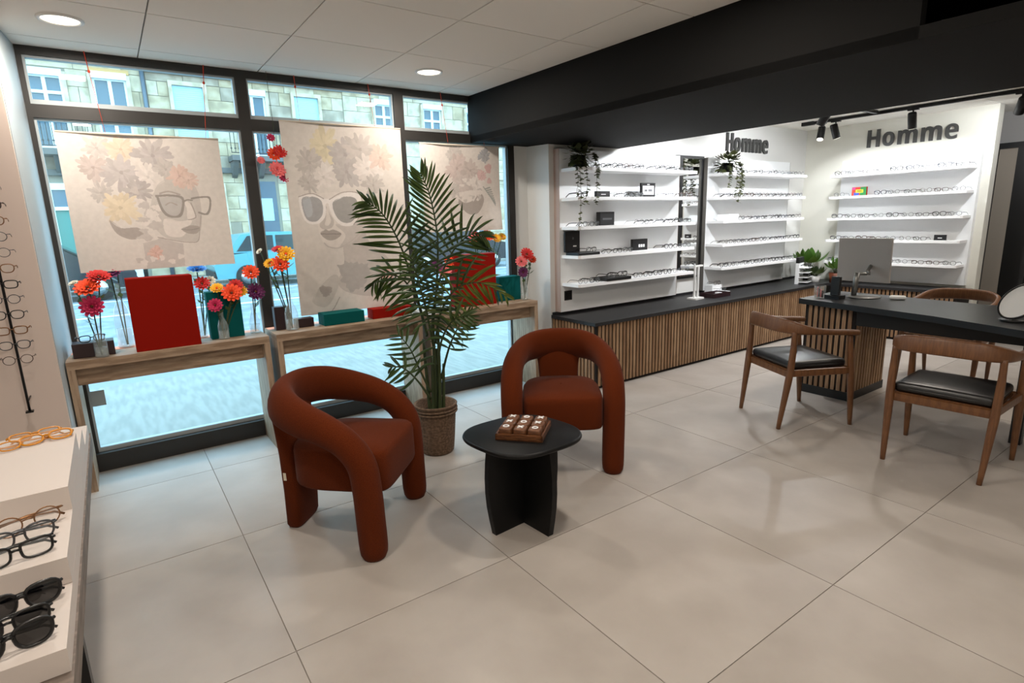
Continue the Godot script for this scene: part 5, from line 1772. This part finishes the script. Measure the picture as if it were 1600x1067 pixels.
func art_right() -> Image:
	var im = Image.create(400, 360, true, Image.FORMAT_RGB8)
	im.fill(PAPER)
	var A = 400.0 / 360.0
	for a in [[0.42, 0.10, 0.12, INK2], [0.80, 0.10, 0.09, Color(0.64, 0.62, 0.59)], [0.45, 0.26, 0.16, Color(0.75, 0.67, 0.61)], [0.62, 0.28, 0.13, Color(0.73, 0.66, 0.60)], [0.52, 0.45, 0.15, Color(0.755, 0.69, 0.63)], [0.70, 0.42, 0.10, PALE], [0.40, 0.52, 0.09, INK2]]:
		flower_print(im, a[0], a[1], a[2], a[3], A, int(a[0] * 55))
	fill_poly(im, curve_pts([[0.42, 0.60], [0.56, 0.56], [0.74, 0.55], [0.78, 0.64], [0.70, 0.78], [0.58, 0.80], [0.48, 0.72]]), INK)
	fill_poly(im, curve_pts([[0.42, 0.56], [0.56, 0.52], [0.70, 0.52], [0.66, 0.62], [0.52, 0.66]]), PALE)
	for k in 26:
		var r = RandomNumberGenerator.new()
		r.seed = 700 + k
		blob(im, r.randf_range(0.42, 0.74), r.randf_range(0.38, 0.64), r.randf_range(0.012, 0.04), r.randf_range(0.012, 0.035), [INK2, PALE, PALE][k % 3], 0.4, k)
	flower_print(im, 0.76, 0.34, 0.07, Color(0.79, 0.65, 0.60), A, 12)
	blob(im, 0.85, 0.25, 0.045, 0.06, Color(0.78, 0.63, 0.58), 0.2, 13, 5)
	blob(im, 0.86, 0.40, 0.03, 0.035, Color(0.78, 0.64, 0.59), 0.2, 14)
	for k in 9:
		var a = 0.2 + k * 0.14
		stroke(im, [[0.80 + 0.014 * k, 0.50 + 0.02 * k], [0.80 + 0.014 * k + 0.07 * cos(a), 0.50 + 0.02 * k + 0.05 * sin(a) - 0.03]], 0.014, Color(0.60, 0.59, 0.54))
	stroke(im, [[0.78, 0.47], [0.86, 0.58], [0.93, 0.70]], 0.008, Color(0.60, 0.59, 0.54))
	speckle(im, 93)
	im.generate_mipmaps()
	return im

func banner(label, x0, x1, y0, y1, z, im: Image, key, strings: Array, lean: float):
	var t = thing("printed_banner", label, "banner", Vector3((x0 + x1) / 2.0, y0, z), 0.0, "printed portrait banners")
	var m = sm(key, Color.WHITE, 0.85)
	m.albedo_texture = ImageTexture.create_from_image(im)
	var w = x1 - x0
	var h = y1 - y0
	var g = []
	var nx = 14
	var ny = 14
	for j in ny + 1:
		var row = []
		for i in nx + 1:
			var u = float(i) / nx
			var v = float(j) / ny
			var zz = 0.014 * sin(PI * v) * cos(u * 3.0 + 0.6) + 0.008 * sin(u * 7.0 + v * 2.0) + lean * (1.0 - v) + 0.02 * pow(1.0 - v, 3.0)
			row.append(Vector3((u - 0.5) * w, v * h, zz))
		g.append(row)
	var s = ST(true)
	var bk = ST(true)
	var th = Vector3(0, 0, -0.0016)
	for j in ny:
		for i in nx:
			var u0 = float(i) / nx
			var u1 = float(i + 1) / nx
			var v0 = 1.0 - float(j) / ny
			var v1 = 1.0 - float(j + 1) / ny
			tri_uv(s, g[j][i], Vector2(u0, v0), g[j][i + 1], Vector2(u1, v0), g[j + 1][i + 1], Vector2(u1, v1))
			tri_uv(s, g[j][i], Vector2(u0, v0), g[j + 1][i + 1], Vector2(u1, v1), g[j + 1][i], Vector2(u0, v1))
			quad(bk, g[j][i + 1] + th, g[j][i] + th, g[j + 1][i] + th, g[j + 1][i + 1] + th)
	mi("printed_cloth", s, m, t)
	mi("backing", bk, sm("banner_back", PAPER, 0.9), t)
	var rod = ST(true)
	tube(rod, [Vector3(-w / 2.0, h + 0.002, 0.004), Vector3(w / 2.0, h + 0.002, 0.004)], 0.006, null, 8)
	mi("top_hem", rod, sm("banner_back", PAPER, 0.9), t)
	for q in strings:
		var st = ST(true)
		var a = Vector3(q[0] - (x0 + x1) / 2.0, CEIL - y0, q[1])
		var b = Vector3(q[2] - (x0 + x1) / 2.0, h, 0.004)
		tube(st, [a, a.lerp(b, 0.3), b], [0.0035, 0.0015, 0.0012], null, 5)
		mi("string", st, "string_orange", t)
		var kn = ST(true)
		rbox(kn, a.lerp(b, 0.24), Vector3(0.014, 0.016, 0.01), 0.004, 1)
		mi("knot", kn, "string_orange", t)

func build_banners():
	banner("left cream banner printed with a woman in spectacles and flowers", -0.15, 0.69, 1.272, 2.072, -4.25, art_left(), "print_left", [[0.054, -0.07, 0.09], [0.672, -0.07, 0.62]], 0.01)
	banner("tall middle cream banner printed with a woman in sunglasses", 1.085, 1.985, 0.862, 2.218, -4.26, art_middle(), "print_middle", [[1.235, -0.06, 1.23], [1.775, -0.06, 1.78]], 0.015)
	banner("right cream banner printed with flowers, behind the palm", 2.135, 2.90, 1.424, 2.122, -4.25, art_right(), "print_right", [[2.39, -0.07, 2.40], [2.76, -0.07, 2.75]], 0.0)

# ================================================================ the street outside
const FZ := -21.0
func fx(x): return x * 21.0 / 17.0
func fy(y): return 1.5 + (y - 1.5) * 21.0 / 17.0

func facade(label, x0: float, x1: float, top: float, holes: Array, tone: int, course: float, blockw: float) -> Node3D:
	var t = thing("stone_house", label, "building", Vector3(x0, 0, FZ), 0.0, "stone houses across the street")
	var w = x1 - x0
	mi("wall", bx(0, w, 0, 9.0, -0.5, -0.025), "mortar", t)
	var meshes = {}
	var y = 0.05
	var r = 0
	var c = 0
	while y < top - 0.1:
		var yt = minf(y + course, top)
		# free stretches between the openings
		var spans = [[0.0, w]]
		for h in holes:
			if h[3] > y + 0.03 and h[2] < yt - 0.03:
				var ns = []
				for s in spans:
					var a = h[0] - x0 - 0.10
					var b = h[1] - x0 + 0.10
					if b <= s[0] or a >= s[1]:
						ns.append(s)
					else:
						if a - s[0] > 0.08:
							ns.append([s[0], a])
						if s[1] - b > 0.08:
							ns.append([b, s[1]])
				spans = ns
		for s in spans:
			var n = maxi(1, int(round((s[1] - s[0]) / blockw)))
			var off = (0.5 if r % 2 else 0.0) * (s[1] - s[0]) / n
			var xa = s[0]
			while xa < s[1] - 0.05:
				var xb = minf(xa + (s[1] - s[0]) / n if xa > s[0] or off == 0.0 else xa + off, s[1])
				if s[1] - xb < 0.1:
					xb = s[1]
				if c < 290:
					var st = ST()
					addbx(st, xa + 0.008, xb - 0.008, y + 0.008, yt - 0.008, -0.03, 0.0 + 0.006 * ((c * 7) % 3))
					mi("stone", st, "stone_%d" % [(tone + [0, 0, 1, 0, 2, 0, 1][(c * 11 + r) % 7]) % 4], t)
					c += 1
				xa = xb
		y += course
		r += 1
	# cornice
	var cn = ST()
	addbx(cn, 0.0, w, top, top + 0.14, -0.1, 0.12)
	addbx(cn, 0.0, w, top + 0.14, top + 0.30, -0.1, 0.28)
	mi("cornice", cn, "stone_%d" % tone, t)
	return t

func far_window(t: Node3D, x0: float, xa: float, xb: float, ya: float, yb: float, kind: String):
	var a = xa - x0
	var b = xb - x0
	# stone surround
	var s = ST()
	addbx(s, a - 0.10, a, ya - 0.1, yb + 0.12, -0.03, 0.12)
	addbx(s, b, b + 0.10, ya - 0.1, yb + 0.12, -0.03, 0.12)
	addbx(s, a, b, yb, yb + 0.12, -0.03, 0.12)
	addbx(s, a, b, ya - 0.1, ya, -0.03, 0.14)
	mi("window_surround", s, "stone_1", t)
	if kind == "shutter":
		var sh = mi("closed_shutter", bx(a, b, ya, yb, -0.02, 0.03), "shutter_blue", t)
		for k in int((yb - ya) / 0.06):
			mi("shutter_slat", bx(a + 0.02, b - 0.02, ya + 0.012 + k * 0.06, ya + 0.052 + k * 0.06, 0.03, 0.038), "shutter_blue", sh)
		return
	var f = ST()
	var m = (a + b) / 2.0
	var fw = 0.055
	addbx(f, a, a + fw, ya, yb, -0.02, 0.05)
	addbx(f, b - fw, b, ya, yb, -0.02, 0.05)
	addbx(f, m - fw * 0.8, m + fw * 0.8, ya, yb - 0.05, -0.02, 0.055)
	addbx(f, a + fw, b - fw, yb - fw, yb, -0.02, 0.05)
	addbx(f, a + fw, b - fw, ya, ya + fw, -0.02, 0.05)
	if kind == "transom":
		addbx(f, a + fw, b - fw, yb - 0.48, yb - 0.40, -0.02, 0.06)
	var o = mi("window_frame", f, "pvc_white", t)
	mi("pane", bx(a + fw, m - fw * 0.8, ya + fw, yb - fw, -0.01, 0.0), "far_pane", o)
	mi("pane", bx(m + fw * 0.8, b - fw, ya + fw, yb - fw, -0.01, 0.0), "far_pane", o)
	if kind != "plain":
		mi("shutter_box", bx(a - 0.02, b + 0.02, yb - 0.02, yb + 0.16, 0.0, 0.16), "pvc_white", o)

func balcony(t: Node3D, x0: float, xa: float, xb: float, y: float):
	var a = xa - x0
	var b = xb - x0
	mi("balcony_slab", bx(a, b, y - 0.16, y, 0.0, 0.75), "stone_dark", t)
	for k in 3:
		var p = lerpf(a + 0.12, b - 0.12, k / 2.0)
		var cs = ST()
		plate(cs, PackedVector2Array([Vector2(0, 0), Vector2(0, -0.5), Vector2(0.2, -0.42), Vector2(0.5, -0.14), Vector2(0.6, 0)]), -0.08, 0.08, Vector3(p, y - 0.16, 0), Basis(Vector3.BACK, Vector3.UP, Vector3.LEFT))
		mi("corbel", cs, "stone_dark", t)
	var r = ST()
	addbx(r, a, b, y + 0.88, y + 0.92, 0.70, 0.74)
	addbx(r, a, b, y + 0.06, y + 0.085, 0.71, 0.73)
	addbx(r, a, b, y + 0.70, y + 0.72, 0.71, 0.73)
	var o = mi("railing", r, "iron", t)
	var n = int((b - a) / 0.11)
	var br = ST()
	addbx(br, -0.009, 0.009, 0.06, 0.90, 0.711, 0.729)
	box(br, Vector3(0, 0.78, 0.72), Vector3(0.05, 0.05, 0.012), Basis(Vector3.BACK, PI / 4))
	box(br, Vector3(0, 0.20, 0.72), Vector3(0.05, 0.05, 0.012), Basis(Vector3.BACK, PI / 4))
	var bm = fin(br)
	for k in n + 1:
		mi("railing_bar", bm, "iron", o, Vector3(a + (b - a) * k / n, y, 0))

func car(label, at: Vector3, mat: String):
	var t = thing("parked_car", label, "car", at, 0.0, "cars parked across the street")
	var body = ST()
	plate(body, PackedVector2Array([Vector2(-2.05, 0.28), Vector2(-2.1, 0.62), Vector2(-1.95, 0.88), Vector2(-1.1, 0.95), Vector2(1.2, 0.95), Vector2(2.0, 0.82), Vector2(2.1, 0.6), Vector2(2.05, 0.28)]), -0.85, 0.85)
	mi("body", body, mat, t)
	var cab = ST()
	plate(cab, PackedVector2Array([Vector2(-1.75, 0.94), Vector2(-1.35, 1.42), Vector2(-0.9, 1.47), Vector2(0.1, 1.46), Vector2(0.5, 1.38), Vector2(1.15, 0.94)]), -0.72, 0.72)
	mi("cabin", cab, mat, t)
	for q in [[-1.5, -1.2, -0.55, -0.55], [-0.48, -0.48, 0.2, 0.85]]:
		var g = ST()
		plate(g, PackedVector2Array([Vector2(q[0], 0.98), Vector2(q[1], 1.38), Vector2(q[2], 1.38), Vector2(q[3], 0.98)]), 0.715, 0.735)
		mi("side_window", g, "car_glass", t)
	var ws = ST()
	plate(ws, PackedVector2Array([Vector2(0.55, 1.36), Vector2(1.18, 0.97), Vector2(1.2, 0.99), Vector2(0.57, 1.385)]), -0.66, 0.66)
	mi("windscreen", ws, "car_glass", t)
	for x in [-1.3, 1.3]:
		for z in [-0.78, 0.78]:
			var w = ST(true)
			tube(w, [Vector3(x, 0.31, z - 0.1), Vector3(x, 0.31, z + 0.1)], 0.31, null, 24)
			var wo = mi("wheel", w, "tyre", t)
			var h = ST(true)
			tube(h, [Vector3(x, 0.31, z - 0.105), Vector3(x, 0.31, z + 0.105)], 0.19, null, 16)
			mi("hub_cap", h, "chrome", wo)
	mi("bumper", bx(-2.12, 2.12, 0.3, 0.48, -0.8, 0.8), "tyre", t)

func build_street():
	struct("street_pavement", bx(-14, 24, -0.25, -0.03, -6.9, -4.41), "pavement")
	struct("street_gutter", bx(-14, 24, -0.25, -0.05, -7.6, -6.9), "kerb")
	struct("street_road", bx(-14, 24, -0.3, -0.08, -16.2, -7.6), "asphalt")
	struct("street_pavement_far", bx(-14, 24, -0.3, 0.02, -21.6, -18.6), "pavement")
	struct("street_parking", bx(-14, 24, -0.3, -0.07, -18.6, -16.2), "asphalt")
	for z in [-8.9, -13.3, -16.2]:
		struct("road_marking", bx(-14, 24, -0.08, -0.072, z - 0.07, z + 0.07), "road_paint")
	# house A
	var a0 = fx(-6.0)
	var a1 = fx(1.33)
	var hA = [[fx(-2.6), fx(-1.95), fy(3.42), fy(4.98)], [fx(-0.95), fx(-0.29), fy(3.42), fy(4.98)], [fx(0.27), fx(0.93), fy(3.78), fy(5.02)], [fx(-0.95), fx(0.75), fy(0.4), fy(2.65)], [fx(-3.6), fx(-2.0), fy(0.4), fy(2.65)]]
	var A = facade("cream stone house with balcony across the street at left", a0, a1, fy(5.32), hA, 1, 0.46, 1.1)
	far_window(A, a0, hA[0][0], hA[0][1], hA[0][2], hA[0][3], "transom")
	far_window(A, a0, hA[1][0], hA[1][1], hA[1][2], hA[1][3], "transom")
	far_window(A, a0, hA[2][0], hA[2][1], hA[2][2], hA[2][3], "roller")
	balcony(A, a0, fx(-1.35), fx(0.12), fy(3.36))
	mi("ochre_lintel", bx(hA[2][0] - a0 - 0.05, hA[2][1] - a0 + 0.1, fy(5.14), fy(5.24), -0.02, 0.06), "ochre", A)
	mi("string_course", bx(0, a1 - a0, fy(2.82), fy(2.95), 0.0, 0.16), "stone_dark", A)
	for q in [hA[3], hA[4]]:
		var sf = ST()
		addbx(sf, q[0] - a0, q[0] - a0 + 0.12, q[2], q[3], -0.02, 0.08)
		addbx(sf, q[1] - a0 - 0.12, q[1] - a0, q[2], q[3], -0.02, 0.08)
		addbx(sf, q[0] - a0, q[1] - a0, q[3] - 0.18, q[3], -0.02, 0.09)
		addbx(sf, q[0] - a0, q[1] - a0, q[3] - 0.75, q[3] - 0.65, -0.02, 0.08)
		addbx(sf, q[0] - a0, q[1] - a0, q[2], q[2] + 0.5, -0.02, 0.08)
		var so = mi("shop_front", sf, "pvc_white", A)
		mi("pane", bx(q[0] - a0 + 0.12, q[1] - a0 - 0.12, q[2] + 0.5, q[3] - 0.75, 0.0, 0.01), "shop_green", so)
		mi("pane", bx(q[0] - a0 + 0.12, q[1] - a0 - 0.12, q[3] - 0.65, q[3] - 0.18, 0.0, 0.01), "far_pane", so)
	var dp = ST(true)
	tube(dp, [Vector3(a1 - a0 - 0.07, 0.0, 0.08), Vector3(a1 - a0 - 0.07, fy(5.3), 0.08)], 0.06, null, 10)
	mi("downpipe", dp, "zinc", A)
	# house B
	var b0 = fx(1.335)
	var b1 = fx(6.17)
	var hB = [[fx(1.87), fx(2.55), fy(3.5), fy(5.02)], [fx(3.36), fx(4.02), fy(3.4), fy(4.95)], [fx(4.78), fx(5.44), fy(3.5), fy(5.02)], [fx(3.45), fx(4.05), fy(0.3), fy(2.75)], [fx(1.9), fx(2.7), fy(0.9), fy(2.6)], [fx(4.9), fx(5.6), fy(0.9), fy(2.6)]]
	var B = facade("weathered stone house with blue shutters across the street, middle", b0, b1, fy(5.27), hB, 2, 0.42, 0.95)
	far_window(B, b0, hB[0][0], hB[0][1], hB[0][2], hB[0][3], "shutter")
	far_window(B, b0, hB[1][0], hB[1][1], hB[1][2], hB[1][3], "roller")
	far_window(B, b0, hB[2][0], hB[2][1], hB[2][2], hB[2][3], "shutter")
	far_window(B, b0, hB[4][0], hB[4][1], hB[4][2], hB[4][3], "plain")
	far_window(B, b0, hB[5][0], hB[5][1], hB[5][2], hB[5][3], "plain")
	balcony(B, b0, fx(2.95), fx(4.45), fy(3.36))
	mi("house_door", bx(hB[3][0] - b0, hB[3][1] - b0, hB[3][2] - 0.3, hB[3][3], -0.02, 0.03), "zinc", B)
	mi("door_glass", bx(hB[3][0] - b0 + 0.15, hB[3][1] - b0 - 0.15, fy(1.7), fy(2.3), 0.03, 0.04), "shutter_blue", B)
	mi("string_course", bx(0, b1 - b0, fy(2.95), fy(3.08), 0.0, 0.16), "stone_dark", B)
	# house C
	var c0 = fx(6.175)
	var c1 = fx(14.0)
	var hC = [[fx(7.1), fx(7.72), fy(3.6), fy(5.03)], [fx(8.72), fx(9.36), fy(3.6), fy(5.03)], [fx(10.3), fx(10.95), fy(3.6), fy(5.03)], [fx(7.0), fx(7.8), fy(0.9), fy(2.6)], [fx(8.6), fx(9.4), fy(0.9), fy(2.6)], [fx(10.2), fx(11.0), fy(0.9), fy(2.6)]]
	var Cc = facade("pale ashlar house across the street at right", c0, c1, fy(5.35), hC, 0, 0.5, 1.3)
	for q in 6:
		far_window(Cc, c0, hC[q][0], hC[q][1], hC[q][2], hC[q][3], "transom" if q < 3 else "plain")
	mi("string_course", bx(0, c1 - c0, fy(2.9), fy(3.05), 0.0, 0.14), "stone_0", Cc)
	car("dark grey car parked across the street at far left", Vector3(-1.6, -0.07, -17.4), "car_dark")
	car("pale teal car parked across the street beside the left banner", Vector3(4.3, -0.07, -17.4), "car_teal")
	car("grey car parked across the street behind the palm", Vector3(9.6, -0.07, -17.4), "car_dark")

func _ready():
	rng.seed = 7
	view_and_light()
	make_materials()
	build_floor()
	build_ceiling()
	build_walls()
	build_window()
	build_lamps()
	build_armchairs()
	build_side_table()
	build_palm()
	build_consoles()
	build_flowers()
	build_counter()
	build_panels()
	build_desk()
	build_wood_chairs()
	build_left_display()
	build_signs()
	build_shelf_glasses()
	build_shelf_extras()
	build_banners()
	build_street()
